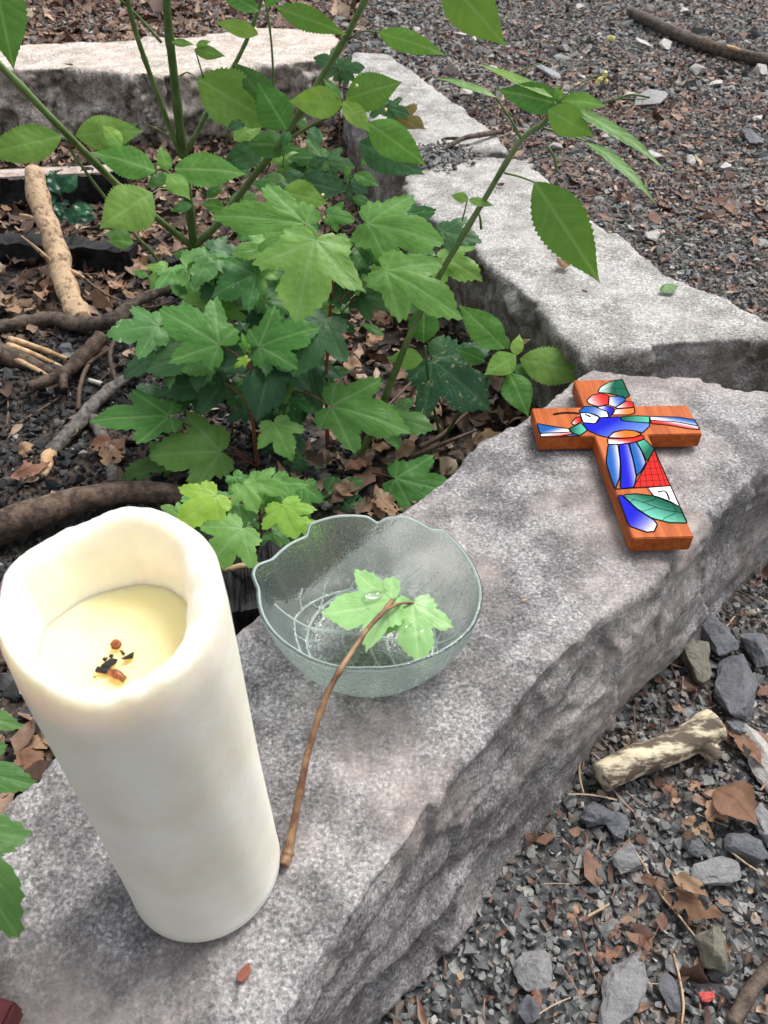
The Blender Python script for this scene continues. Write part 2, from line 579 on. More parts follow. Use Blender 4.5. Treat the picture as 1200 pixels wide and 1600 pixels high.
# ------------------------------------------------------------------ ground
g = mesh_np('ground', np.array([[-400, -400, ZG], [400, -400, ZG], [400, 800, ZG], [-400, 800, ZG]], float), np.array([[0, 1, 2, 3]]), M_PATH, False)
tag(link('ground', g), kind='structure')

# bed inside the ring: a gently uneven sheet over the ground
RING = np.array([(-0.55, -0.10), (-0.04, 0.34), (0.30, 0.70), (0.34, 1.0), (0.10, 1.75), (-0.03, 2.3), (-0.5, 2.34), (-1.35, 2.33), (-1.7, 1.2), (-1.5, 0.1)])


def inside(P, poly):
    x, y = P[:, 0], P[:, 1]
    c = np.zeros(len(P), bool)
    j = len(poly) - 1
    for i in range(len(poly)):
        xi, yi = poly[i]
        xj, yj = poly[j]
        m = ((yi > y) != (yj > y)) & (x < (xj - xi) * (y - yi) / (yj - yi + 1e-12) + xi)
        c ^= m
        j = i
    return c


def bed_z(x, y):
    P = np.c_[x, y, np.zeros_like(x)]
    return ZI + 0.012 + 0.016 * fbm(P * 5.0, 3) + 0.02 * np.clip((np.asarray(y) - 1.6) / 0.6, 0, 1)


nx, ny = 120, 140
gx, gy = np.meshgrid(np.linspace(-1.7, 0.34, nx), np.linspace(-0.1, 2.34, ny))
P2 = np.c_[gx.ravel(), gy.ravel()]
V = np.c_[P2, bed_z(P2[:, 0], P2[:, 1])]
idx = np.arange(nx * ny).reshape(ny, nx)
F = np.c_[idx[:-1, :-1].ravel(), idx[:-1, 1:].ravel(), idx[1:, 1:].ravel(), idx[1:, :-1].ravel()]
ctr = V[F].mean(1)
F = F[inside(ctr[:, :2], RING)]
tag(link('soil', mesh_np('soil', V, F, M_SOIL)), kind='structure')

# ------------------------------------------------------------------ granite blocks
def block(name, top, bottom, ztop, zbot, mat, label, voxel, amp_side, amp_top, stain_top=0.0, stain_side=1.0, seed=0, dip=None, smooth_it=6, lay=None):
    """A rough-hewn kerb block from its top and bottom outlines (matching vertex counts)."""
    n = len(top)
    bm = bmesh.new()
    zt = ztop if hasattr(ztop, '__len__') else [ztop] * n
    vt = [bm.verts.new((p[0], p[1], zt[i])) for i, p in enumerate(top)]
    vb = [bm.verts.new((p[0], p[1], zbot)) for p in bottom]
    bm.faces.new(vt)
    bm.faces.new(vb[::-1])
    for i in range(n):
        j = (i + 1) % n
        bm.faces.new((vt[i], vb[i], vb[j], vt[j]))
    bmesh.ops.recalc_face_normals(bm, faces=bm.faces)
    me = bpy.data.meshes.new(name)
    bm.to_mesh(me)
    bm.free()
    o = bpy.data.objects.new('tmp', me)
    COL.objects.link(o)
    md = o.modifiers.new('r', 'REMESH')
    md.mode = 'VOXEL'
    md.voxel_size = voxel
    dg = bpy.context.evaluated_depsgraph_get()
    ev = o.evaluated_get(dg)
    m2 = bpy.data.meshes.new_from_object(ev)
    bpy.data.objects.remove(o)
    nv = len(m2.vertices)
    V = np.empty(nv * 3, dtype=np.float32)
    m2.vertices.foreach_get('co', V)
    V = V.reshape(-1, 3).astype(float)
    E = np.empty(len(m2.edges) * 2, dtype=np.int32)
    m2.edges.foreach_get('vertices', E)
    E = E.reshape(-1, 2)
    deg = np.bincount(E.ravel(), minlength=nv).astype(float)[:, None]

    def lap(V):
        s = np.zeros_like(V)
        for k in range(3):
            s[:, k] = np.bincount(E[:, 0], V[E[:, 1], k], nv) + np.bincount(E[:, 1], V[E[:, 0], k], nv)
        return s / deg

    for _ in range(smooth_it):
        V = 0.45 * V + 0.55 * lap(V)

    def normals(V):
        m2.vertices.foreach_set('co', V.astype(np.float32).ravel())
        m2.update()
        N = np.empty(nv * 3, dtype=np.float32)
        m2.vertex_normals.foreach_get('vector', N)
        return N.reshape(-1, 3).astype(float)

    N = normals(V)
    up = np.clip(N[:, 2], 0, 1) ** 2
    amp = amp_side * (1 - up) + amp_top * up
    S = V + seed * 3.17
    big = fbm(S * 7.0, 2)
    ridg = 1 - 2 * np.abs(noise3(S * np.array([13.0, 13.0, 20.0]) + 5))
    small = fbm(S * 55.0, 3)
    fine = fbm(S * 170.0, 2)
    if lay is not None:
        ld = unit(np.array(lay))
        lc = np.array([-ld[1], ld[0], 0])
        SL = np.c_[S @ ld * 0.55, S @ lc, S[:, 2] * 0.9]
    else:
        SL = S
    d0 = facets(SL * 8.0, 1) * 1.1 + facets(SL * 24.0, 2) * 0.34 + facets(S * 70.0, 3) * 0.10
    edge = 4 * up * (1 - up)
    midn = fbm(S * 24.0 + 2, 3)
    d = amp * (0.45 * big + (0.12 * ridg + 1.0 * d0) * (1 - up) + 0.16 * small + 0.20 * d0 * up) + 0.0010 * fine + 0.004 * edge * np.minimum(midn, 0.15)
    if lay is not None:
        tt = V @ unit(np.array(lay))
        cc = V @ unit(np.array([-lay[1], lay[0], 0]))
        ln = noise3(np.c_[tt * 4.5, V[:, 2] * 15.0 + tt * 2.0, cc * 3.0] + seed)
        d = d + (1 - up) * 0.007 * (0.6 - 2.2 * np.abs(ln))
    V = V + N * d[:, None]
    V = 0.88 * V + 0.12 * lap(V)
    N2 = normals(V)
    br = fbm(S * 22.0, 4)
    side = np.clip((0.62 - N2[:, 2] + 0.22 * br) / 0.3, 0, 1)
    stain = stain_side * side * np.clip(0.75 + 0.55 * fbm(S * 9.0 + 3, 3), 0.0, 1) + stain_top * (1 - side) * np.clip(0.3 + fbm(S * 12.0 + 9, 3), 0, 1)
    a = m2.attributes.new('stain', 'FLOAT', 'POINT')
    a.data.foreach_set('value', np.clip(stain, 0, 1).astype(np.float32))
    m2.polygons.foreach_set('use_smooth', np.ones(len(m2.polygons), bool))
    m2.materials.clear()
    m2.materials.append(mat)
    m2.name = name
    ob = link(name, m2)
    return tag(ob, label, 'stone', 'granite kerb blocks round the bed')


def px(pts, z):
    return [tuple(at(x, y, z=z)[:2]) for x, y in pts]


# nearest block: carries the candle, the bowl and the cross
left_t = [(-330, 1600), (0, 1290), (90, 1218), (230, 1105), (375, 1000), (480, 928), (590, 838), (705, 742), (765, 688), (850, 632), (922, 574)]
right_t = [(1060, 592), (1200, 612), (1330, 640), (1205, 705), (1110, 800), (1000, 915), (890, 1015), (720, 1190), (630, 1330), (540, 1450), (415, 1640), (250, 1900)]
left_b = [(p[0] + 0.01, p[1] + 0.005) for p in px(left_t, 0)]
right_px_b = [(1040, 680), (1200, 700), (1420, 700), (1290, 790), (1185, 905), (1085, 1035), (1000, 1140), (850, 1325), (760, 1430), (690, 1510), (585, 1620), (420, 1850)]
right_b = [tuple(at(x, y, z=ZG)[:2]) for x, y in right_px_b]
right_b[0] = tuple(np.array(px([right_t[0]], 0)[0]) + [0.005, 0.0])
right_b[1] = tuple(np.array(px([right_t[1]], 0)[0]) + [0.01, 0.0])
right_b[2] = tuple(np.array(px([right_t[2]], 0)[0]) + [0.04, -0.02])
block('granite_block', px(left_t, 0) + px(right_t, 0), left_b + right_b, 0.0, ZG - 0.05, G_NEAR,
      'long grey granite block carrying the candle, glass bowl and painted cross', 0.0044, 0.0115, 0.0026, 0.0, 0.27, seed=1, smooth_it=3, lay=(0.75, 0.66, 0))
# block behind the cross
t2 = [(905, 548), (1000, 541), (1200, 528), (1290, 545), (1150, 478), (1040, 425), (960, 365), (905, 325), (868, 292), (812, 245), (705, 242), (625, 275), (668, 330), (740, 385), (800, 440), (850, 490)]
T2 = px(t2, 0.0)
B2 = [(x + (0.02 if x > 0.22 else 0.0), y + (-0.01 if y < 1 else 0.01)) for x, y in T2]
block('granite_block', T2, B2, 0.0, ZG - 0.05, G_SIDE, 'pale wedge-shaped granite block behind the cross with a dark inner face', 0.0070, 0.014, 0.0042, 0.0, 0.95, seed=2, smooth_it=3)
t2b = [(800, 237), (775, 205), (735, 178), (700, 150), (650, 112), (605, 82), (552, 80), (535, 105), (545, 150), (580, 195), (618, 262), (700, 236)]
T2b = px(t2b, 0.0)
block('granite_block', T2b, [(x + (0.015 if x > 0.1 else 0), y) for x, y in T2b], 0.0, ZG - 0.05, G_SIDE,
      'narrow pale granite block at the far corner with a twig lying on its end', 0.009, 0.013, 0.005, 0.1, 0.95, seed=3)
t3 = [(-300, 116), (-120, 112), (0, 110), (120, 106), (250, 118), (330, 108), (430, 100), (515, 92), (535, 60), (515, 45), (400, 42), (300, 56), (180, 62), (30, 68), (-150, 70), (-330, 75)]
T3 = px(t3, 0.0)
B3 = [(x, y - (0.02 if y < 2.35 else -0.02)) for x, y in T3]
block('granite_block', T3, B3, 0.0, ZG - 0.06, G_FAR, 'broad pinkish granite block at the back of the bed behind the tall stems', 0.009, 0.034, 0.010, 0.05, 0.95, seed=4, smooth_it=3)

# ------------------------------------------------------------------ loose ground cover (gravel, crumbs, litter)
def hull_shapes(count, npts, squash, seed):
    r = np.random.default_rng(seed)
    out = []
    for _ in range(count):
        bm = bmesh.new()
        pts = r.normal(size=(npts, 3))
        pts /= np.linalg.norm(pts, axis=1)[:, None]
        pts *= np.array([1, r.uniform(0.65, 0.95), r.uniform(*squash)])
        for p in pts:
            bm.verts.new(p)
        res = bmesh.ops.convex_hull(bm, input=bm.verts)
        bmesh.ops.delete(bm, geom=[v for v in bm.verts if not v.link_faces], context='VERTS')
        bmesh.ops.triangulate(bm, faces=bm.faces)
        bm.verts.index_update()
        out.append((np.array([v.co[:] for v in bm.verts]), np.array([[v.index for v in f.verts] for f in bm.faces])))
        bm.free()
    return out


def rot_mats(n, tilt, rng):
    a = rng.uniform(0, 2 * np.pi, n)
    ax = rng.normal(size=(n, 3)) * np.array([1, 1, 0.05])
    ax /= np.linalg.norm(ax, axis=1)[:, None]
    t = rng.normal(0, tilt, n)
    c, s = np.cos(t), np.sin(t)
    K = np.zeros((n, 3, 3))
    K[:, 0, 1], K[:, 0, 2], K[:, 1, 0], K[:, 1, 2], K[:, 2, 0], K[:, 2, 1] = -ax[:, 2], ax[:, 1], ax[:, 2], -ax[:, 0], -ax[:, 1], ax[:, 0]
    R = np.eye(3) + s[:, None, None] * K + (1 - c)[:, None, None] * (K @ K)
    Z = np.zeros((n, 3, 3))
    Z[:, 0, 0], Z[:, 0, 1], Z[:, 1, 0], Z[:, 1, 1], Z[:, 2, 2] = np.cos(a), -np.sin(a), np.sin(a), np.cos(a), 1
    return R @ Z


def scatter(name, pos, size, shapes, mat, tilt, rng, smooth=False, aniso=0.25):
    n = len(pos)
    R = rot_mats(n, tilt, rng)
    which = rng.integers(0, len(shapes), n)
    Vs, Fs, off = [], [], 0
    sc = size[:, None] * (1 + aniso * rng.uniform(-1, 1, (n, 3)))
    for k, (sv, sf) in enumerate(shapes):
        m = np.where(which == k)[0]
        if not len(m):
            continue
        L = sv[None] * sc[m][:, None, :]
        W = np.einsum('nij,nvj->nvi', R[m], L) + pos[m][:, None, :]
        Vs.append(W.reshape(-1, 3))
        Fs.append((sf[None] + (off + np.arange(len(m)) * len(sv))[:, None, None]).reshape(-1, 3))
        off += len(m) * len(sv)
    return link(name, mesh_np(name, np.vstack(Vs), np.vstack(Fs), mat, smooth))


def in_view(P, margin=0.5):
    d = P - CAM
    depth = d @ FW
    u = d[:, 0] / depth * FPX / 600
    v = (d @ UPV) / depth * FPX / 800
    near = (P[:, 1] < 1.0) & (P[:, 1] > -0.02) & (P[:, 0] > 0) & (P[:, 0] < 0.95)
    return near | ((depth > 0.05) & (np.abs(u) < 1 + margin) & (np.abs(v) < 1 + margin * 0.4))


def jitter_grid(x0, x1, y0, y1, s, rng):
    X, Y = np.meshgrid(np.arange(x0, x1, s), np.arange(y0, y1, s))
    P = np.c_[X.ravel(), Y.ravel()]
    return P + rng.uniform(-0.5, 0.5, P.shape) * s


def brown_mask(P):
    """Where leaf crumbs gather on the path."""
    return fbm(np.c_[P * 2.2, np.zeros(len(P))] + 4.4, 3)


OUT_STONES = [np.array(px(left_t, 0) + [tuple(0.62 * np.array(t_) + 0.38 * np.array(b_)) for t_, b_ in zip(px(right_t, 0), right_b)])]
gp, gs = [], []
for y0, y1, s in ((-0.05, 1.0, 0.0061), (1.0, 1.7, 0.0076), (1.7, 2.7, 0.0105), (2.7, 4.6, 0.0165)):
    P = jitter_grid(-2.6, 2.8, y0, y1, s, RNG)
    keep = ~inside(P, RING)
    keep &= in_view(np.c_[P, np.full(len(P), ZG)])
    for st in OUT_STONES:
        keep &= ~inside(P, st)
    P = P[keep]
    gp.append(np.c_[P, ZG + RNG.uniform(-0.001, 0.007, len(P))])
    gs.append(s * 0.64 * np.exp(RNG.normal(0, 0.42, len(P))))
gp, gs = np.vstack(gp), np.concatenate(gs)
tag(scatter('gravel', gp, gs, hull_shapes(10, 9, (0.4, 0.7), 21), M_GRAVEL, 0.5, RNG), 'loose dark grey crushed gravel covering the path', 'gravel', kind='stuff')


def flake_shapes(count, seed, curl=0.5, lobed=False, n=6):
    r = np.random.default_rng(seed)
    out = []
    for _ in range(count):
        t = np.linspace(0, 1, n)
        w = np.sin(np.pi * np.clip(t * 0.94 + 0.03, 0, 1)) ** 0.8 * r.uniform(0.3, 0.55) * (1 + (r.uniform(-0.35, 0.35, n) if lobed else 0))
        x = t * 2 - 1
        c1, c2 = r.normal(0, curl, 2)
        tw = r.normal(0, curl)
        rows = []
        for k in (-1, 0, 1):
            y = k * w * (1 + (r.uniform(-0.25, 0.25, n) if lobed else 0))
            z = c1 * (x * x - 0.4) * 0.6 + c2 * y * y * 1.6 + tw * x * y + (0.10 * r.normal(size=n) if lobed else 0)
            rows.append(np.c_[x, y, z])
        V = np.vstack(rows)
        F = []
        for k in range(2):
            for i in range(n - 1):
                a = k * n + i
                F += [(a, a + 1, a + n + 1), (a, a + n + 1, a + n)]
        out.append((V, np.array(F)))
    return out


FL = flake_shapes(14, 31, 0.5, True, 5)
fp, fs = [], []
for y0, y1, s in ((-0.05, 1.0, 0.016), (1.0, 1.7, 0.0155), (1.7, 2.7, 0.017), (2.7, 4.6, 0.021)):
    P = jitter_grid(-2.6, 2.8, y0, y1, s, RNG)
    b = brown_mask(P)
    keep = ~inside(P, RING) & in_view(np.c_[P, np.full(len(P), ZG)])
    for st in OUT_STONES:
        keep &= ~inside(P, st)
    keep &= RNG.uniform(-1.0, 0.62, len(P)) < b + np.where(P[:, 0] < 0.0, 0.45, 0.0) + np.where((P[:, 0] < -0.15) & (P[:, 1] > 2.4), 0.7, 0.0) + np.where(P[:, 1] < 0.9, -0.15, 0.12)
    P = P[keep]
    fp.append(np.c_[P, ZG + RNG.uniform(0.005, 0.011, len(P))])
    fs.append(0.0058 * np.exp(RNG.normal(0, 0.45, len(P))) * (1 + 0.5 * (y0 > 1.6)) * np.where((P[:, 0] < -0.1) & (P[:, 1] > 2.4), 2.0, 1.0))
fp, fs = np.vstack(fp), np.concatenate(fs)
tag(scatter('leaf_crumbs', fp, fs, FL, M_FLAKE, 0.35, RNG, True, 0.65), 'reddish brown leaf crumbs and needles strewn over the gravel', 'leaf litter', kind='stuff')

# needles and straws
ndl = []
for k in range(6):
    r_n = np.random.default_rng(800 + k)
    t_n = np.linspace(-1, 1, 5)
    cv = r_n.normal(0, 0.12)
    rows_n = np.vstack([np.c_[t_n, sg * 0.045 * np.ones(5) + cv * t_n ** 2, 0.02 * np.ones(5) * (sg > 0)] for sg in (-1, 1)])
    rows_n = np.vstack([rows_n, np.c_[t_n, cv * t_n ** 2, 0.05 * np.ones(5)]])
    Fn_ = []
    for a0, b0 in ((0, 10), (10, 5)):
        for i in range(4):
            Fn_ += [(a0 + i, a0 + i + 1, b0 + i + 1), (a0 + i, b0 + i + 1, b0 + i)]
    ndl.append((rows_n, np.array(Fn_)))
P = jitter_grid(-1.6, 1.9, 0.0, 2.6, 0.022, RNG)
keep = ~inside(P, RING) & in_view(np.c_[P, np.full(len(P), ZG)])
for st in OUT_STONES:
    keep &= ~inside(P, st)
P = P[keep & (RNG.uniform(-0.9, 0.9, len(P)) < brown_mask(P))]
tag(scatter('needles', np.c_[P, ZG + RNG.uniform(0.008, 0.013, len(P))], 0.010 * np.exp(RNG.normal(0, 0.4, len(P))), ndl, M_FLAKE, 0.2, RNG, True, 0.2), 'thin brown needles and bud scales on the gravel', 'leaf litter', kind='stuff')

# litter inside the ring: dense brown leaves to the right and back, black charcoal towards the left front
LT = flake_shapes(16, 47, 0.55, True)
P = jitter_grid(-1.5, 0.34, 0.0, 2.33, 0.021, RNG)
keep = inside(P, RING)
char = np.clip(1.6 - np.hypot((P[:, 0] + 0.50) / 0.42, (P[:, 1] - 0.88) / 0.42) + 0.35 * fbm(np.c_[P * 6, np.zeros(len(P))], 2), 0, 1)
keep &= RNG.uniform(0, 1, len(P)) > char * 0.93
P = P[keep]
lz = bed_z(P[:, 0], P[:, 1]) + RNG.uniform(0.002, 0.022, len(P))
tag(scatter('leaf_litter', np.c_[P, lz], RNG.uniform(0.010, 0.026, len(P)), LT, M_LITTER, 0.5, RNG, True, 0.3), 'dry brown leaf litter under the plants', 'leaf litter', kind='stuff')
P = jitter_grid(-1.3, 0.0, 0.2, 1.5, 0.0095, RNG)
keep = inside(P, RING)
char = np.clip(1.6 - np.hypot((P[:, 0] + 0.50) / 0.42, (P[:, 1] - 0.88) / 0.42), 0, 1)
P = P[keep & (RNG.uniform(0, 1, len(P)) < char)]
tag(scatter('charcoal', np.c_[P, bed_z(P[:, 0], P[:, 1]) + RNG.uniform(0.0, 0.007, len(P))], 0.0058 * np.exp(RNG.normal(0, 0.4, len(P))), hull_shapes(8, 8, (0.4, 0.8), 77), M_CHAR, 0.7, RNG),
    'black charcoal and ash crumbs of an old fire', 'charcoal', kind='stuff')

# ------------------------------------------------------------------ candle
CX, CY, CR = -0.1208, 0.2325, 0.0497
M_WAX, ns, ls, b = new_mat('candle_wax')
b.inputs['Base Color'].default_value = (0.90, 0.85, 0.70, 1)
b.inputs['Subsurface Weight'].default_value = 1.0
b.inputs['Subsurface Radius'].default_value = (1.0, 0.72, 0.38)
b.inputs['Subsurface Scale'].default_value = 0.013
b.inputs['Roughness'].default_value = 0.42
b.inputs['Specular IOR Level'].default_value = 0.35
n_ = node(ns, 'ShaderNodeTexNoise', Scale=16.0, Detail=8.0, Roughness=0.68)
ls.new(coords(ns), n_.inputs['Vector'])
r_ = ramp(ns, [(0.30, (0.78, 0.735, 0.60)), (0.5, (0.855, 0.825, 0.715)), (0.70, (0.90, 0.88, 0.80))])
ls.new(n_.outputs[0], r_.inputs[0])
ls.new(r_.outputs[0], b.inputs['Base Color'])
bump(ns, ls, b, n_.outputs[0], 0.35, 0.004)
M_POOL = M_WAX.copy()
M_POOL.name = 'wax_pool'
M_POOL.node_tree.nodes['Principled BSDF'].inputs['Roughness'].default_value = 0.2
for e_, c_ in zip([n for n in M_POOL.node_tree.nodes if n.type == 'VALTORGB'][0].color_ramp.elements, ((0.92, 0.78, 0.40, 1), (0.93, 0.81, 0.46, 1), (0.95, 0.85, 0.54, 1))):
    e_.color = c_

cand = empty('candle', (CX, CY, 0.003), 'thick ivory pillar candle with a hollowed melted top on the granite', 'candle')
NT = 160
th = np.linspace(0, 2 * np.pi, NT, endpoint=False)       # 0 = +X, 90 = away from the camera
rim_h = 0.2850 + 0.0105 * np.sin(th - 0.15) + 0.0035 * np.sin(2 * th + 0.6) + 0.0018 * np.sin(5 * th) + 0.0013 * fbm(np.c_[np.cos(th) * 4, np.sin(th) * 4, th * 0], 4)
thick = 0.0120 + 0.0034 * np.cos(th - 0.2) + 0.0015 * np.sin(3 * th + 1) + 0.0012 * fbm(np.c_[np.cos(th) * 3, np.sin(th) * 3, th * 0 + 5], 3)
pool_z = 0.248
rows = []


def row(r, z):
    rows.append(np.c_[CX + r * np.cos(th), CY + r * np.sin(th), z * np.ones(NT) if np.isscalar(z) else z])


row(np.full(NT, CR - 0.006), 0.003)
row(np.full(NT, CR - 0.0015), 0.0045 + 0.0008 * np.sin(7 * th))
row(np.full(NT, CR + 0.0006), 0.009)
for k in np.linspace(0.02, 0.90, 22):
    z = 0.009 + (rim_h - 0.009) * k
    row(CR * (1 + 0.006 * noise3(np.c_[np.cos(th) * 1.3, np.sin(th) * 1.3, th * 0 + k * 2.5])) + 0.0004 * np.sin(9 * th + k * 5) - 0.0006 * k, z)
row(CR - 0.0010, rim_h - 0.0070)
row(CR - 0.0028, rim_h - 0.0022)
row(CR - thick * 0.45, rim_h)
row(CR - thick * 0.80, rim_h - 0.0022)
row(CR - thick, rim_h - 0.0075)
row(CR - thick - 0.0012, rim_h * 0.55 + pool_z * 0.45)
row(CR - thick - 0.0020, np.full(NT, pool_z + 0.006))
row(CR - thick - 0.0035, np.full(NT, pool_z - 0.001))
NR = len(rows)
V = np.vstack(rows)
a = np.arange(NT)
F = []
for i in range(NR - 1):
    F.append(np.c_[i * NT + a, i * NT + (a + 1) % NT, (i + 1) * NT + (a + 1) % NT, (i + 1) * NT + a])
F = [tuple(f) for f in np.vstack(F)]
F.append(tuple(range(NT))[::-1])
F.append(tuple((NR - 1) * NT + a))
link('wax_body', mesh_np('wax_body', V, F, M_WAX), cand)
# the set wax inside, with a slightly dished surface
pr = []
rin = CR - thick - 0.0018
for k in (1.0, 0.9, 0.75, 0.5, 0.25):
    pr.append(np.c_[CX + rin * k * np.cos(th), CY + rin * k * np.sin(th), pool_z + 0.0035 * (k ** 4) + 0.0006 * np.sin(3 * th + 6 * k)])
V = np.vstack(pr + [np.array([[CX, CY, pool_z]])])
F = []
for i in range(4):
    F += [tuple(f) for f in np.c_[i * NT + a, i * NT + (a + 1) % NT, (i + 1) * NT + (a + 1) % NT, (i + 1) * NT + a]]
F += [(4 * NT + k, 4 * NT + (k + 1) % NT, 5 * NT) for k in range(NT)]
link('wax_pool', mesh_np('wax_pool', V, F, M_POOL), cand)


def rock_mesh(name, c, size, mat, seed, npts=16, rot=0.0, squash=(0.5, 0.8), bevel=0.06, sub=0, tilt=0.0):
    r = np.random.default_rng(seed)
    bm = bmesh.new()
    pts = r.normal(size=(npts, 3))
    pts /= np.linalg.norm(pts, axis=1)[:, None]
    pts *= r.uniform(0.85, 1.08, (npts, 1))
    pts = pts * np.asarray(size)
    cr, sr = math.cos(rot), math.sin(rot)
    ct, st = math.cos(tilt), math.sin(tilt)
    for p in pts:
        y, z = p[1] * ct - p[2] * st, p[1] * st + p[2] * ct
        bm.verts.new((c[0] + p[0] * cr - y * sr, c[1] + p[0] * sr + y * cr, c[2] + z))
    bmesh.ops.convex_hull(bm, input=bm.verts)
    bmesh.ops.delete(bm, geom=[v for v in bm.verts if not v.link_faces], context='VERTS')
    bmesh.ops.dissolve_limit(bm, angle_limit=0.30, verts=bm.verts, edges=bm.edges)
    if bevel:
        bmesh.ops.bevel(bm, geom=list(bm.edges), offset=bevel * min(size), segments=1, affect='EDGES', clamp_overlap=True)
    bmesh.ops.triangulate(bm, faces=bm.faces)
    if sub:
        bmesh.ops.subdivide_edges(bm, edges=list(bm.edges), cuts=sub, use_grid_fill=True)
        co = np.array([v.co[:] for v in bm.verts])
        d = (fbm(co / min(size) * 0.7 + seed, 3) * 0.20 + 0.22 * (0.4 - np.abs(noise3(co / min(size) * 1.1 + seed * 2)))) * min(size)
        cc = np.asarray(c)
        for v, dd in zip(bm.verts, d):
            v.co += Vector(unit(np.array(v.co[:]) - cc) * dd)
    me = bpy.data.meshes.new(name)
    bm.to_mesh(me)
    bm.free()
    me.materials.append(mat)
    return me


for k, (x, y, s, m_) in enumerate([(160, 1048, 0.0046, M_BLACK), (170, 1038, 0.0050, M_BLACK), (178, 1052, 0.0030, M_BLACK), (166, 1030, 0.0022, M_BLACK), (198, 1026, 0.0046, M_BLACK),
                                   (190, 1022, 0.0026, M_BLACK), (173, 1025, 0.0018, M_BLACK), (148, 1058, 0.0010, M_BLACK)]):
    p = at(x, y, z=pool_z + 0.002)
    link('soot_crumb', rock_mesh('soot_crumb', p, (s, s * 0.6, s * 0.4), m_, 60 + k, 10, k, bevel=0), cand)
p0, p1 = at(172, 1050, z=pool_z + 0.003), at(195, 1062, z=pool_z + 0.003)
tube('wick_stub', [p0, (p0 + p1) / 2 + [0, 0, 0.001], p1], [0.0019, 0.0021, 0.0016], M_EMBER, cand, segs=8, rough=0.2)
link('amber_bead', rock_mesh('amber_bead', at(182, 1007, z=pool_z + 0.003), (0.0034, 0.0029, 0.0026), M_EMBER, 71, 26, 0, bevel=0.1), cand)

# ------------------------------------------------------------------ glass bowl
M_GLASS, ns, ls, b = new_mat('pressed_glass')
b.inputs['Base Color'].default_value = (0.91, 0.98, 0.96, 1)
b.inputs['Transmission Weight'].default_value = 1.0
b.inputs['IOR'].default_value = 1.48
b.inputs['Roughness'].default_value = 0.06
v_ = node(ns, 'ShaderNodeTexVoronoi', Scale=330.0)
v_.feature = 'DISTANCE_TO_EDGE'
n_ = node(ns, 'ShaderNodeTexNoise', Scale=150.0, Detail=3.0)
co_ = coords(ns)
ls.new(co_, v_.inputs['Vector'])
ls.new(co_, n_.inputs['Vector'])
nn = bump(ns, ls, None, v_.outputs['Distance'], 0.4, 0.0011)
bump(ns, ls, b, n_.outputs[0], 0.25, 0.0012, nn)


def milky(name, amount, rough):
    '''The same glass made milky: frosting outside, painted-in rim highlight, whitened veins.'''
    m = M_GLASS.copy()
    m.name = name
    ns, ls = m.node_tree.nodes, m.node_tree.links
    b = ns['Principled BSDF']
    b.inputs['Roughness'].default_value = rough
    tr = ns.new('ShaderNodeBsdfTranslucent')
    tr.inputs['Color'].default_value = (0.76, 0.93, 0.87, 1)
    df = ns.new('ShaderNodeBsdfDiffuse')
    df.inputs['Color'].default_value = (0.76, 0.90, 0.85, 1)
    m1 = ns.new('ShaderNodeMixShader')
    ls.new(tr.outputs[0], m1.inputs[1])
    ls.new(df.outputs[0], m1.inputs[2])
    m2 = ns.new('ShaderNodeMixShader')
    m2.inputs[0].default_value = amount
    ls.new(b.outputs[0], m2.inputs[1])
    ls.new(m1.outputs[0], m2.inputs[2])
    ls.new(m2.outputs[0], ns['Material Output'].inputs['Surface'])
    return m


M_FROST = milky('frosted_glass', 0.16, 0.10)
M_RIM = milky('glass_rim', 0.55, 0.08)  # bright rim highlight put into the glass as milky white-green; also whitens veins
BX, BY, BZ = -0.0110, 0.4245, 0.003
bowl = empty('glass_bowl', (BX, BY, BZ), 'clear green-tinted pressed glass bowl with a leaf-shaped rim', 'bowl')
NA, NK = 340, 100
ang = np.linspace(0, 2 * np.pi, NA, endpoint=False)
# rim outline: overlapping leaf lobes with a spout-like tip on the left
ctrl = [(0, 0.0905, 0.064), (25, 0.0900, 0.066), (47, 0.0905, 0.069), (52, 0.0875, 0.066), (70, 0.0875, 0.070), (82, 0.0840, 0.067), (86, 0.0810, 0.063), (92, 0.0855, 0.067), (110, 0.0885, 0.070),
        (126, 0.0925, 0.068), (131, 0.0860, 0.063), (145, 0.0880, 0.066), (158, 0.0900, 0.066), (166, 0.0985, 0.069), (171, 0.0990, 0.068), (178, 0.0920, 0.063), (195, 0.0890, 0.062), (225, 0.0820, 0.063),
        (270, 0.0765, 0.064), (300, 0.0790, 0.064), (335, 0.0880, 0.064), (360, 0.0905, 0.064)]
ca = np.array(ctrl)
deg = np.degrees(ang)
Rr = np.interp(deg, ca[:, 0], ca[:, 1])
Zr = np.interp(deg, ca[:, 0], ca[:, 2])
for _ in range(2):
    Rr = (np.roll(Rr, 1) + 2 * Rr + np.roll(Rr, -1)) / 4
    Zr = (np.roll(Zr, 1) + 2 * Zr + np.roll(Zr, -1)) / 4
FOOT = 0.057


def bowl_pt(k, i):
    """k 0..1: centre of the floor to the rim."""
    if k < 0.42:
        r = FOOT * k / 0.42
        return r, 0.0
    t = (k - 0.42) / 0.58
    return None, t


kk = np.linspace(0.0, 1.0, NK)
kk[0] = 0.012
inn, outr = [], []
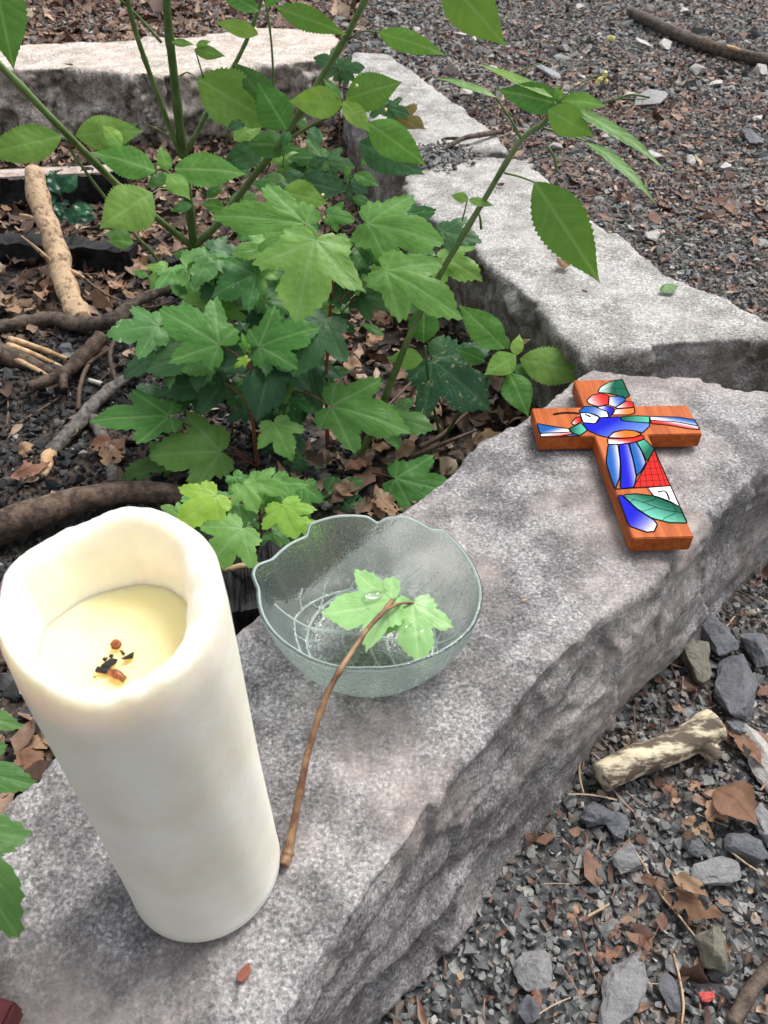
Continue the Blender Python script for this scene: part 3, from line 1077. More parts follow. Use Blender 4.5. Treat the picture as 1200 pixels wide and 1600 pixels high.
# veins of the moulded leaf, in plan: a midrib from the tip across, with side veins
A0, A1 = np.array([-0.090, 0.016]), np.array([0.080, -0.012])
segs = [(A0, A1)]
ax = unit(A1 - A0)
pr_ = np.array([-ax[1], ax[0]])
VR = np.random.default_rng(12)
for t in (0.13, 0.25, 0.37, 0.50, 0.62, 0.75, 0.87):
    s0 = A0 + (A1 - A0) * (t + VR.uniform(-0.02, 0.02))
    for sg in (-1, 1):
        L = 0.078 * (1 - abs(t - 0.42) * 0.7) * VR.uniform(0.85, 1.1)
        pts_ = [s0 + ax * L * (0.25 * q + 0.55 * q * q) + pr_ * sg * L * (1.15 * q - 0.25 * q * q) for q in np.linspace(0, 1, 6)]
        for m in range(5):
            segs.append((pts_[m], pts_[m + 1]))
        for m in (1, 2, 3, 4):
            d_m = unit(pts_[m + 1] - pts_[m])
            n_m = np.array([-d_m[1], d_m[0]]) * (1 if (m % 2) else -1)
            e1 = pts_[m] + (d_m * 0.5 + n_m * 0.8) * 0.011
            segs.append((pts_[m], e1))
            segs.append((e1, e1 + (d_m * 0.9 + n_m * 0.5) * 0.008))


def seg_dist(P, a, b):
    ab = b - a
    t = np.clip(((P - a) @ ab) / (ab @ ab), 0, 1)
    return np.linalg.norm(P - a - t[:, None] * ab, axis=1)


def bowl_shell(offset, relief):
    rows = []
    for k in kk:
        if k <= 0.42:
            r = (FOOT - 0.3 * offset) * (k / 0.42) * np.ones(NA)
            z = np.full(NA, offset)
            wob = 0
        else:
            t = (k - 0.42) / 0.58
            s = math.sin(t * math.pi / 2)
            r = FOOT + (Rr - FOOT) * (0.35 * t + 0.65 * s)
            z = (Zr) * (0.50 * t + 0.50 * t * t)
            r = r - offset * (0.92 - 0.25 * t)
            z = z + offset * (1 - t) ** 2
        rows.append(np.c_[r * np.cos(ang), r * np.sin(ang), z])
    V = np.vstack(rows)
    if relief:
        d = np.full(len(V), 1.0)
        P = V[:, :2] * (1 + 0.25 * (V[:, 2:3] / 0.065))
        for i, (a_, b_) in enumerate(segs):
            w = 0.0016 if i == 0 else 0.0010
            d = np.minimum(d, seg_dist(P, a_, b_) / w)
        ridge = np.exp(-d ** 2) * relief
        nrm = V - np.array([0, 0, 0.10])
        nrm /= np.linalg.norm(nrm, axis=1)[:, None]
        V = V - nrm * ridge[:, None]
    return V + np.array([BX, BY, BZ])


Vo, Vi = bowl_shell(0.0, 0.0), bowl_shell(0.0042, 0.0015)
# round the rim
V = np.vstack([Vo, Vi])
F = []
a = np.arange(NA)
for i in range(NK - 1):
    F += [tuple(f) for f in np.c_[i * NA + a, i * NA + (a + 1) % NA, (i + 1) * NA + (a + 1) % NA, (i + 1) * NA + a][:, ::-1]]
    o_ = NK * NA
    F += [tuple(f) for f in np.c_[o_ + i * NA + a, o_ + i * NA + (a + 1) % NA, o_ + (i + 1) * NA + (a + 1) % NA, o_ + (i + 1) * NA + a]]
lo, li = (NK - 1) * NA, (2 * NK - 1) * NA
mid = (V[lo + a] + V[li + a]) / 2 + [0, 0, 0.0014]
mo = len(V)
V = np.vstack([V, mid])
F += [tuple(f) for f in np.c_[lo + a, mo + a, mo + (a + 1) % NA, lo + (a + 1) % NA]]
F += [tuple(f) for f in np.c_[mo + a, li + a, li + (a + 1) % NA, mo + (a + 1) % NA]]
F.append(tuple(a))
F.append(tuple((NK * NA + a)[::-1]))
me = mesh_np('bowl_body', V, F, M_GLASS)
me.materials.append(M_FROST)
me.materials.append(M_RIM)
zmean = np.array([np.mean([i_ // NA for i_ in f]) for f in F])
slot = np.where(zmean > 2 * NK - 0.6, 2, np.where(zmean < NK * 1.0, np.where(zmean > NK * 0.40, 1, 0), 0))
slot[-2:] = 0
d_ = np.full(len(V), 9.0)
Pl = (V - np.array([BX, BY, BZ]))
Pl = Pl[:, :2] * (1 + 0.25 * Pl[:, 2:3] / 0.065)
for i_, (a_, b_) in enumerate(segs):
    d_ = np.minimum(d_, seg_dist(Pl, a_, b_) / (0.0020 if i_ == 0 else 0.00125))
rad_ = np.linalg.norm(V[:, :2] - [BX, BY], axis=1)
d_ = np.where(np.abs(rad_ - 0.0545) < 0.0013, 0.5, d_)
d_[:NK * NA] = 9
slot[np.array([max(d_[i_] for i_ in f[:4]) < 1.0 for f in F])] = 2
slot[(zmean > NK - 2.5) & (zmean < NK - 0.4) & (np.arange(len(F)) < len(F) - 2)] = 2
me.polygons.foreach_set('material_index', slot.astype(np.int32))
bm = bmesh.new()
bm.from_mesh(me)
bmesh.ops.recalc_face_normals(bm, faces=bm.faces)
bm.to_mesh(me)
bm.free()
link('bowl_body', me, bowl)

# ------------------------------------------------------------------ leaves
MAPLE = np.array([(1.0, 0.0), (0.92, 0.085), (0.82, 0.185), (0.70, 0.275), (0.57, 0.295), (0.43, 0.262), (0.455, 0.36), (0.485, 0.48), (0.45, 0.640), (0.33, 0.60), (0.20, 0.50), (0.105, 0.38),
                  (0.06, 0.385), (-0.06, 0.395), (-0.15, 0.29), (-0.165, 0.16), (-0.09, 0.05)])


def maple_flat(rng, teeth=0.030, asym=0.06):
    half = []
    for s in (1, -1):
        m = MAPLE.copy()
        m[:, 1] *= 1 + rng.uniform(-asym, asym)
        m[1:-1] += rng.normal(0, 0.012, (len(m) - 2, 2))
        n = 84
        dcum = np.r_[0, np.cumsum(np.linalg.norm(np.diff(m, axis=0), axis=1))]
        t = np.linspace(0, dcum[-1], n)
        q = np.c_[np.interp(t, dcum, m[:, 0]), np.interp(t, dcum, m[:, 1])]
        tooth = ((np.arange(n) % 5) / 4.0 - 0.45) * teeth * np.repeat(rng.uniform(0.4, 1.5, n // 4 + 1), 4)[:n]
        tooth[:2] = 0
        tooth[-6:] = 0
        q *= (1 + tooth / np.maximum(np.linalg.norm(q, axis=1), 0.15))[:, None]
        q[:, 1] *= s
        half.append(q)
    out = np.vstack([half[0][::-1], half[1][1:]])       # from one basal sinus round the tip to the other
    fr = np.array([0.04, 0.14, 0.26, 0.38, 0.5, 0.62, 0.74, 0.86, 0.95, 1.0])
    V = (out[None] * fr[:, None, None]).reshape(-1, 2)
    n = len(out)
    F = []
    for i in range(len(fr) - 1):
        for j in range(n - 1):
            F.append((i * n + j, (i + 1) * n + j, (i + 1) * n + j + 1, i * n + j + 1))
    c = len(V)
    V = np.vstack([V, [[0, 0]]])
    for j in range(n - 1):
        F.append((c, j, j + 1))
    veins = []
    for tip, L in (((0.97, 0), 1), ((0.43, 0.58), 1), ((0.43, -0.58), 1), ((-0.05, 0.37), 0.7), ((-0.05, -0.37), 0.7)):
        tip = np.array(tip, float)
        veins.append((np.zeros(2), tip, 0.017 * L))
        d = unit(tip)
        pn = np.array([-d[1], d[0]])
        ln = np.linalg.norm(tip)
        for q in (0.32, 0.48, 0.64, 0.8):
            for sg in (1, -1):
                s0 = tip * q
                veins.append((s0, s0 + (d * 0.7 + pn * sg * 0.7) * ln * 0.30 * (1.15 - q), 0.008))
    return V, F, veins


def ovate_flat(rng, width, teeth=0.03, n=44, c=9, shape=0.42):
    t = np.linspace(0, 1, n)
    w = (np.sin(np.pi * t ** 0.80)) ** 1.08 * width * 0.5
    w *= np.where(t > 0.7, 1 - 0.30 * ((t - 0.7) / 0.3) ** 1.5, 1)
    V = []
    for i in range(n):
        for j in range(-c, c + 1):
            f = j / c
            y = w[i] * f
            if abs(j) == c:
                y *= 1 + teeth * (((i % 2) * 2 - 0.8)) * rng.uniform(0.6, 1.3)
            x = t[i] - 0.03 * abs(f) * np.sin(np.pi * t[i])
            V.append((x, y))
    V = np.array(V)
    k = 2 * c + 1
    F = []
    for i in range(n - 1):
        for j in range(k - 1):
            F.append((i * k + j, (i + 1) * k + j, (i + 1) * k + j + 1, i * k + j + 1))
    veins = [(np.zeros(2), np.array([0.97, 0]), 0.013)]
    for q in np.linspace(0.10, 0.80, 7):
        ww = np.interp(q + 0.12, t, w)
        for sg in (1, -1):
            veins.append((np.array([q, 0]), np.array([q + 0.15, sg * ww * 0.9]), 0.006))
    return V, F, veins


def leaf(kind, base, tip, n, mat, parent, rng, width=0.5, arch=0.06, cup=0.0, twist=0.0, wave=0.02, bites=(), teeth=None, name='leaf', curl_tip=0.0, ragged=0.0):
    """A single leaf blade from its base to its tip lying about the plane with normal n."""
    x = tip - base
    L = np.linalg.norm(x)
    x = x / L
    n = unit(n - np.dot(n, x) * x)
    y = np.cross(n, x)
    if kind == 'maple':
        P, F, veins = maple_flat(rng, 0.046 if teeth is None else teeth)
        P = P.copy()
        P[:, 1] *= width
    else:
        P, F, veins = ovate_flat(rng, width, 0.055 if teeth is None else teeth)
    d = np.full(len(P), 9.0)
    Pv = P.copy()
    if kind == 'maple':
        Pv[:, 1] /= width
    for a_, b_, w_ in veins:
        d = np.minimum(d, seg_dist(Pv, a_, b_) / w_)
    vein = np.exp(-d ** 2)
    dm = seg_dist(Pv, veins[0][0], veins[0][1]) / veins[0][2]
    if kind == 'maple':
        for q_ in veins[1:]:
            if q_[2] > 0.01:
                dm = np.minimum(dm, seg_dist(Pv, q_[0], q_[1]) / q_[2])
    vein = np.maximum(np.exp(-dm ** 2), (0.55 if kind == 'maple' else 0.35) * vein)
    quilt = np.clip(d, 0, 5) / 5
    u, v = P[:, 0], P[:, 1]
    z = arch * 4 * u * (1 - u) * np.where(u < 0, 0.5, 1) - cup * v * v + twist * u * v
    if kind == 'maple':
        r2 = u * u + v * v
        z = arch * 4 * u * (1 - u) - (0.16 + cup) * np.abs(v) ** 1.6 - 0.05 * np.clip(-u, 0, 1)
    z = z + (0.010 if kind == 'maple' else 0.004) * (quilt - 0.6) + wave * noise3(np.c_[u * 3.2, v * 3.2, np.full(len(u), rng.uniform(0, 50))]) - curl_tip * np.clip(u - 0.6, 0, 1) ** 2
    V = base + L * (u[:, None] * x + v[:, None] * y + z[:, None] * n)
    if ragged:
        sd_ = rng.uniform(0, 90)
        nz = fbm(np.c_[P * 4.5, np.full(len(P), sd_)], 3)
        rad = np.abs(v) / (0.5 * width + 1e-6) * 0.8 + np.abs(u - 0.5) * 0.9
        bad = nz + 0.75 * rad > 1.0 - 0.45 * ragged
        F = [f for f in F if not bad[list(f)].any()]
    if bites:
        Fn = []
        for f in F:
            c = P[list(f)].mean(0)
            if all((c[0] - bx) ** 2 + (c[1] - by) ** 2 > br * br for bx, by, br in bites):
                Fn.append(f)
        F = Fn
    me = mesh_np(name, V, F, mat, True, None, {'vein': vein * 0.75})
    return link(name, me, parent)


def nrm(p, k=0.5, side=0.0, away=0.0):
    """A normal between straight up (k=0) and towards the viewer's side (k=1)."""
    tc = unit(CAM - p)
    v = (1 - k) * np.array([0, 0, 1.0]) + k * tc + np.array([side, away, 0])
    return unit(v)


LR = np.random.default_rng(99)


def put_leaf(parent, kind, b, t, Y, mat, k=0.5, width=None, pet=None, petmat=None, petr=0.0011, side=0.0, dY=0.0, **kw):
    """Base and tip as measured; Y the distance at the base."""
    base = at(b[0], b[1], Y=Y)
    n = nrm(base, k, side)
    tipp = at_plane(t[0], t[1], base, n) if dY is None or dY == 0.0 else at(t[0], t[1], Y=Y + dY)
    # a leaf never runs far along the line of sight
    if np.linalg.norm(tipp - base) > 0.30:
        tipp = base + unit(tipp - base) * 0.30
    if kind == 'maple':
        tipp = base + (tipp - base) * 1.02
    width = width if width is not None else (1.0 if kind == 'maple' else 0.5)
    o = leaf(kind, base, tipp, n, LM[mat], parent, LR, width, **kw)
    if pet is not None:
        p0 = at(pet[0], pet[1], Y=pet[2] if len(pet) > 2 else Y + 0.01)
        m_ = (p0 + base) / 2 + np.array([0, 0, 0.006])
        V, F = tube_data([p0, m_, base + 0.002 * unit(tipp - base)], [petr * 1.25, petr, petr * 0.85], n=8, segs=6)
        me = mesh_np('petiole', V, F, petmat or M_STEM)
        q = bpy.data.objects.new('petiole', me)
        COL.objects.link(q)
        q.parent = o
        q.location = (0, 0, 0)
    return o


def stem(parent, pts, r0, r1, mat=None, name='stem', segs=10, rough=0.0):
    P = [at(x, y, Y=Y) for x, y, Y in pts]
    n = 9 * len(P)
    t = np.linspace(0, 1, n)
    r = r0 + (r1 - r0) * t
    for q in np.linspace(0.08, 0.95, max(2, len(P) - 1)):
        r = r * (1 + 0.22 * np.exp(-((t - q) / 0.018) ** 2))          # swollen nodes
    return tube(name, P, list(r * 0.88), mat or M_STEM, parent, n=n, segs=segs, rough=0.07)


# ---- tall balsam plant
b0 = at(306, 462, z=ZI + 0.01)
YM = b0[1]
pl = empty('balsam_plant', b0, 'tall balsam plant with thick branching green stem, tallest in the bed', 'plant', 'plants growing in the bed')
stem(pl, [(306, 468, YM), (303, 385, YM), (291, 290, YM), (284, 230, YM - 0.01), (272, 120, YM - 0.02), (262, 30, YM - 0.03), (258, -60, YM - 0.04)], 0.0100, 0.0066, M_STEMD)
stem(pl, [(300, 385, YM), (250, 345, YM - 0.04), (195, 300, YM - 0.08), (100, 205, YM - 0.13), (0, 102, YM - 0.17), (-70, 40, YM - 0.19)], 0.0068, 0.0058, name='branch')
stem(pl, [(304, 385, YM), (345, 345, YM - 0.02), (385, 290, YM - 0.03), (438, 222, YM - 0.04), (500, 125, YM - 0.05), (545, 50, YM - 0.06), (580, -20, YM - 0.07)], 0.0075, 0.0050, name='branch')
stem(pl, [(282, 242, YM - 0.01), (245, 145, YM - 0.03), (212, 50, YM - 0.05), (195, -20, YM - 0.06)], 0.0050, 0.0040, name='branch')
stem(pl, [(288, 245, YM - 0.01), (330, 165, YM - 0.01), (375, 85, YM), (402, 20, YM), (415, -30, YM)], 0.0045, 0.0030, name='branch')
stem(pl, [(252, 66, YM - 0.03), (215, 25, YM - 0.05), (183, -5, YM - 0.06)], 0.0026, 0.0018, name='branch')
stem(pl, [(285, 470, YM - 0.05), (245, 405, YM - 0.08), (205, 360, YM - 0.10), (150, 290, YM - 0.12), (108, 232, YM - 0.13)], 0.0036, 0.0024, name='branch')
stem(pl, [(440, 224, YM - 0.04), (480, 200, YM - 0.06), (520, 178, YM - 0.09), (540, 160, YM - 0.10)], 0.0034, 0.0022, name='branch')
stem(pl, [(428, 150, YM - 0.02), (425, 80, YM - 0.02), (418, 20, YM - 0.02), (408, -20, YM - 0.02)], 0.0022, 0.0016, name='branch')
stem(pl, [(370, 470, YM - 0.1), (405, 435, YM - 0.1), (425, 400, YM - 0.1)], 0.0032, 0.0024, name='branch')
stem(pl, [(284, 242, YM), (262, 212, YM - 0.04), (225, 192, YM - 0.06)], 0.0018, 0.0012, name='branch')
YL = YM - 0.17
I_ = [  # base, tip, Y, mat, k, width, extra
    ((244, 268), (141, 238), YL, 'ball', 0.62, 0.50, {'pet': (265, 272, YL + 0.02)}),
    ((272, 264), (386, 272), YL, 'ball', 0.60, 0.50, {}),
    ((262, 272), (298, 313), YL - 0.02, 'ball', 0.55, 0.62, {}),
    ((238, 302), (155, 358), YL - 0.03, 'bal', 0.60, 0.80, {'pet': (270, 300, YL)}),
    ((262, 268), (250, 228), YL, 'ball', 0.6, 0.55, {}),
    ((232, 292), (268, 268), YL, 'bald', 0.5, 0.5, {}),
    ((209, 378), (166, 377), YL - 0.02, 'bal', 0.6, 0.62, {}),
    ((205, 368), (160, 366), YL - 0.01, 'bald', 0.45, 0.5, {}),
    ((118, 212), (226, 205), YL + 0.02, 'bal', 0.75, 0.50, {}),
    ((150, 232), (215, 192), YL + 0.03, 'bald', 0.8, 0.62, {}),
    ((190, 228), (160, 195), YL - 0.02, 'ball', 0.6, 0.6, {}),
    ((165, 215), (188, 230), YL - 0.03, 'ball', 0.6, 0.6, {}),
    ((97, 213), (-35, 245), YL - 0.02, 'bal', 0.85, 0.42, {'pet': (110, 233, YM - 0.13), 'twist': 0.15}),
    ((-15, -60), (22, 110), YL - 0.12, 'bal', 0.85, 0.52, {}),
    ((308, 122), (434, 200), YL + 0.08, 'bal', 0.85, 0.60, {'bites': ((0.62, -0.27, 0.12), (0.80, -0.22, 0.08), (0.55, 0.24, 0.10), (0.70, 0.2, 0.1)), 'pet': (282, 118, YM - 0.02)}),
    ((428, 175), (364, 96), YL + 0.10, 'bald', 0.85, 0.55, {}),
    ((448, 203), (402, 128), YL + 0.02, 'bal', 0.85, 0.75, {'pet': (450, 212, YM - 0.05)}),
    ((535, 163), (450, 158), YL, 'ball', 0.85, 0.55, {}),
    ((536, 158), (580, 208), YL - 0.02, 'ball', 0.7, 0.48, {}),
    ((540, 156), (629, 128), YL + 0.02, 'bal', 0.85, 0.60, {}),
    ((574, 192), (667, 260), YL - 0.03, 'ball', 0.8, 0.48, {'pet': (538, 178, YM - 0.09)}),
    ((560, 222), (664, 274), YL + 0.03, 'mapd', 0.7, 0.50, {}),
    ((532, 155), (505, 122), YL, 'bal', 0.6, 0.4, {}),
    ((405, 18), (330, -25), YL + 0.10, 'bal', 0.7, 0.38, {}),
    ((404, 53), (335, 34), YL + 0.10, 'ball', 0.75, 0.36, {}),
    ((432, 12), (543, 55), YL + 0.08, 'bal', 0.75, 0.30, {'pet': (420, 15, YM - 0.02), 'twist': 0.4}),
    ((590, 50), (698, 87), YL + 0.06, 'ball', 0.75, 0.30, {'pet': (545, 62, YM - 0.06)}),
    ((268, 66), (304, 70), YL + 0.08, 'bal', 0.7, 0.35, {}),
    ((303, 78), (353, 88), YL + 0.08, 'bal', 0.8, 0.42, {'pet': (318, 122, YL + 0.08)}),
    ((306, 72), (330, 64), YL + 0.08, 'ball', 0.7, 0.4, {}),
    ((690, -40), (791, 74), YL - 0.05, 'bal', 0.85, 0.50, {}),
    ((413, 10), (445, -12), YL + 0.1, 'ball', 0.7, 0.35, {}),
    ((352, 325), (312, 318), YL + 0.05, 'bal', 0.75, 0.55, {}),
    ((322, 308), (350, 290), YL + 0.06, 'bald', 0.7, 0.5, {}),
    ((440, 300), (513, 318), YL - 0.02, 'ball', 0.75, 0.68, {}),
    ((395, 285), (440, 300), YL + 0.03, 'bald', 0.5, 0.5, {}),
    ((412, 232), (343, 262), YL + 0.16, 'mapd', 0.75, 0.55, {}),
    ((465, 285), (540, 300), YL + 0.06, 'mapd', 0.7, 0.6, {}),
    ((300, 402), (268, 396), YM - 0.05, 'bald', 0.6, 0.6, {}),
    ((314, 404), (353, 398), YM - 0.05, 'bald', 0.6, 0.5, {}),
    ((393, 420), (350, 386), YM - 0.10, 'bald', 0.7, 0.55, {'pet': (403, 437, YM - 0.1)}),
    ((318, 448), (360, 440), YM - 0.06, 'bald', 0.6, 0.6, {}),
    ((232, 432), (205, 424), YM - 0.04, 'bal', 0.5, 0.5, {}),
    ((300, 320), (265, 330), YL + 0.05, 'bald', 0.6, 0.5, {}),
    ((388, 225), (470, 232), YL + 0.13, 'bald', 0.7, 0.5, {}),
    ((452, 205), (440, 232), YL - 0.01, 'bald', 0.7, 0.6, {}),
]
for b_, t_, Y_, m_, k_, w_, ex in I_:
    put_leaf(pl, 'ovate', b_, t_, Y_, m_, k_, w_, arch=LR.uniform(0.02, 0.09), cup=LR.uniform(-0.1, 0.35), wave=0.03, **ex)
for (x, y, Y_) in ((258, 290, YL), (247, 262, YL), (280, 250, YL + 0.02), (48, 200, YL), (557, 134, YL), (602, 172, YL - 0.03), (505, 305, YL - 0.02), (33, 236, YL - 0.03)):
    c_ = at(x, y, Y=Y_ - 0.008)
    link('flower_bud', rock_mesh('flower_bud', c_, (0.0035, 0.0022, 0.0028), M_YELLOW, int(x), 12, 0.4, bevel=0.1), pl)

FR0 = np.random.default_rng(77)
for _ in range(34):
    x, y = FR0.uniform(330, 600), FR0.uniform(150, 345)
    a_ = FR0.uniform(0, 2 * math.pi)
    L_ = FR0.uniform(30, 70)
    Y_ = YM + FR0.uniform(-0.05, 0.30)
    t_ = (x + L_ * math.cos(a_), y + 0.6 * L_ * math.sin(a_))
    if at(x, y, Y=Y_)[2] < ZI + 0.04 or at(*t_, Y=Y_)[2] < ZI + 0.04 or (y < 215 and x > 480):
        continue
    put_leaf(pl, 'ovate', (x, y), t_, Y_, str(FR0.choice(['bald', 'bal', 'bald', 'mapd'])), FR0.uniform(0.5, 0.8), FR0.uniform(0.42, 0.62), arch=FR0.uniform(0.02, 0.1), cup=FR0.uniform(-0.1, 0.4), wave=0.03,
             pet=(x + FR0.uniform(-12, 12), y + FR0.uniform(15, 45), Y_ + 0.02))
# ---- leaning balsam on the right
b0 = at(556, 726, z=ZI + 0.01)
YR = b0[1]
pl = empty('balsam_plant', b0, 'leaning balsam plant with drooping leaves and pale yellow flower over the side block', 'plant', 'plants growing in the bed')
YT = YR + 0.02
stem(pl, [(556, 730, YR), (590, 650, YR), (640, 525, YR), (690, 425, YR + 0.01), (755, 315, YR + 0.02), (812, 222, YR + 0.02), (850, 192, YR + 0.02), (868, 160, YR + 0.02)], 0.0056, 0.0026, M_STEM)
stem(pl, [(815, 218, YT), (800, 190, YT - 0.01), (775, 152, YT - 0.02)], 0.0017, 0.0012, name='branch')
stem(pl, [(788, 270, YT), (812, 276, YT), (836, 285, YT - 0.01)], 0.0015, 0.0011, name='branch')
stem(pl, [(848, 200, YT), (880, 208, YT), (916, 221, YT)], 0.0014, 0.0011, name='branch')
stem(pl, [(872, 160, YT), (900, 135, YT), (932, 118, YT)], 0.0010, 0.0007, name='flower_stalk')
stem(pl, [(930, 165, YT + .03), (960, 155, YT + .03), (1010, 155, YT + .03)], 0.0009, 0.0006, name='flower_stalk')
stem(pl, [(955, 158, YT + .03), (985, 148, YT + .03), (1015, 152, YT + .03)], 0.0010, 0.0016, name='seed_pod')
stem(pl, [(855, 228, YT), (866, 245, YT), (870, 268, YT)], 0.0010, 0.0022, M_STEM, name='seed_pod')
stem(pl, [(746, 330, YT), (750, 340, YT), (752, 358, YT)], 0.0010, 0.0019, M_STEM, name='seed_pod')
stem(pl, [(722, 345, YT), (726, 330, YT), (730, 312, YT)], 0.0012, 0.0009, name='branch')
stem(pl, [(805, 130, YT + .03), (815, 110, YT + .03), (850, 98, YT + .03)], 0.0009, 0.0006, name='flower_stalk')
for b_, t_, Y_, m_, k_, w_, ex in [
    ((835, 284), (938, 443), YT - 0.01, 'bal', 0.92, 0.41, {'spots': 1}),
    ((880, 166), (775, 140), YT, 'bal', 0.72, 0.42, {}),
    ((884, 166), (1042, 268), YT, 'bal', 0.38, 0.115, {}),
    ((915, 221), (1027, 322), YT, 'bal', 0.36, 0.12, {}),
    ((856, 172), (928, 214), YT - 0.01, 'ball', 0.85, 0.55, {}),
    ((776, 152), (680, 122), YT - 0.02, 'bal', 0.38, 0.15, {}),
    ((864, 152), (744, 100), YT, 'ball', 0.36, 0.12, {}),
    ((876, 158), (948, 167), YT + 0.01, 'ball', 0.6, 0.42, {}),
    ((868, 155), (872, 132), YT, 'ball', 0.7, 0.5, {}),
    ((872, 158), (880, 136), YT, 'ball', 0.7, 0.4, {}),
    ((732, 312), (704, 305), YT, 'bal', 0.6, 0.6, {}),
    ((732, 312), (772, 322), YT, 'bal', 0.5, 0.4, {}),
]:
    ex.pop('spots', None)
    put_leaf(pl, 'ovate', b_, t_, Y_, m_, k_, w_, arch=LR.uniform(0.03, 0.09), wave=0.02, **ex)
for (x, y, s) in ((938, 122, 0.0045), (945, 116, 0.004), (934, 128, 0.004), (948, 126, 0.0035), (955, 59, 0.005)):
    c_ = at(x, y, Y=YT)
    link('flower', rock_mesh('flower', c_, (s, s * 0.7, s * 0.9), M_YELLOW, int(x), 14, x, bevel=0.1), pl)

# ---- young balsam by the corner of the block
b0 = at(700, 720, z=ZI + 0.01)
YC = b0[1] + 0.04
pl = empty('balsam_plant', b0, 'young balsam rosette of serrated leaves reaching towards the cross', 'plant', 'plants growing in the bed')
stem(pl, [(690, 690, YC), (735, 620, YC), (775, 575, YC - 0.01), (797, 552, YC - 0.01)], 0.0028, 0.0018, M_STEMD)
stem(pl, [(690, 690, YC), (672, 610, YC), (664, 540, YC)], 0.0026, 0.0016, M_STEMD, name='branch')
for b_, t_, Y_, m_, k_, w_ in [
    ((788, 545), (716, 476), YC, 'bal', 0.7, 0.50), ((812, 561), (927, 592), YC - 0.01, 'bal', 0.65, 0.52), ((806, 556), (756, 586), YC - 0.02, 'ball', 0.6, 0.70),
    ((795, 583), (826, 652), YC - 0.03, 'bal', 0.62, 0.60), ((758, 565), (711, 545), YC, 'bal', 0.6, 0.55), ((805, 556), (812, 522), YC - 0.01, 'ball', 0.6, 0.55),
    ((795, 545), (770, 520), YC + 0.01, 'bald', 0.6, 0.6), ((800, 540), (830, 530), YC + 0.01, 'brown', 0.5, 0.4), ((805, 570), (828, 592), YC - 0.01, 'bald', 0.5, 0.6),
    ((662, 536), (662, 468), YC + 0.02, 'bal', 0.75, 0.70), ((661, 562), (605, 560), YC, 'ball', 0.65, 0.62), ((672, 555), (695, 522), YC, 'mapd', 0.6, 0.6), ((600, 525), (562, 505), YC + .02, 'bal', 0.4, 0.35)]:
    put_leaf(pl, 'ovate', b_, t_, Y_, m_, k_, w_, arch=LR.uniform(0.03, 0.08), cup=LR.uniform(0, 0.3), wave=0.025)

# ---- maple seedlings
def maple_plant(base_px, label, stems, leaves, mat=M_REDST):
    b0 = at(base_px[0], base_px[1], z=ZI + 0.01)
    p = empty('maple_seedling', b0, label, 'plant', 'maple seedlings growing in the bed')
    Yb = b0[1]
    for pts, r0, r1 in stems:
        stem(p, [(x, y, Yb + d) for x, y, d in pts], r0, r1, mat)
    for lf in leaves:
        b_, t_, d, m_, k_, w_ = lf[:6]
        ex = dict(lf[6]) if len(lf) > 6 else {}
        if 'pet' in ex:
            ex['pet'] = (ex['pet'][0], ex['pet'][1], Yb + ex['pet'][2])
        ex.setdefault('arch', LR.uniform(0.04, 0.10))
        put_leaf(p, 'maple', b_, t_, Yb + d, m_, k_, w_, petmat=M_REDST, wave=0.035, **ex)
    return p


maple_plant((512, 705), 'tallest maple seedling with the largest broad lobed leaves over red petioles',
            [([(512, 708, 0), (510, 600, 0), (515, 500, 0), (520, 430, 0)], 0.0032, 0.0022)],
            [((493, 376), (462, 502), -0.08, 'map', 0.62, 0.98, {'pet': (518, 470, 0)}),
             ((478, 350), (333, 338), -0.02, 'map', 0.66, 0.62, {'pet': (520, 440, 0)}),
             ((575, 350), (692, 380), 0.00, 'map', 0.62, 0.85, {'pet': (522, 445, 0)}),
             ((603, 423), (722, 497), -0.06, 'map', 0.62, 0.66, {'pet': (520, 480, 0)}),
             ((690, 362), (752, 380), 0.05, 'mapd', 0.5, 0.8, {}),
             ((612, 340), (662, 352), 0.06, 'mapd', 0.6, 0.9, {}),
             ((508, 498), (458, 588), -0.03, 'mapd', 0.6, 0.85, {'pet': (515, 540, 0)}),
             ((560, 460), (625, 480), 0.02, 'mapd', 0.5, 0.9, {'pet': (516, 520, 0)}),
             ((515, 500), (555, 520), 0.0, 'mapd', 0.5, 0.8, {}),
             ((548, 425), (500, 410), 0.02, 'map', 0.5, 0.7, {}),
             ((500, 585), (545, 580), 0.05, 'mapd', 0.6, 0.8, {}),
             ((517, 635), (641, 676), -0.08, 'map', 0.60, 0.78, {'pet': (455, 610, 0.0)})])
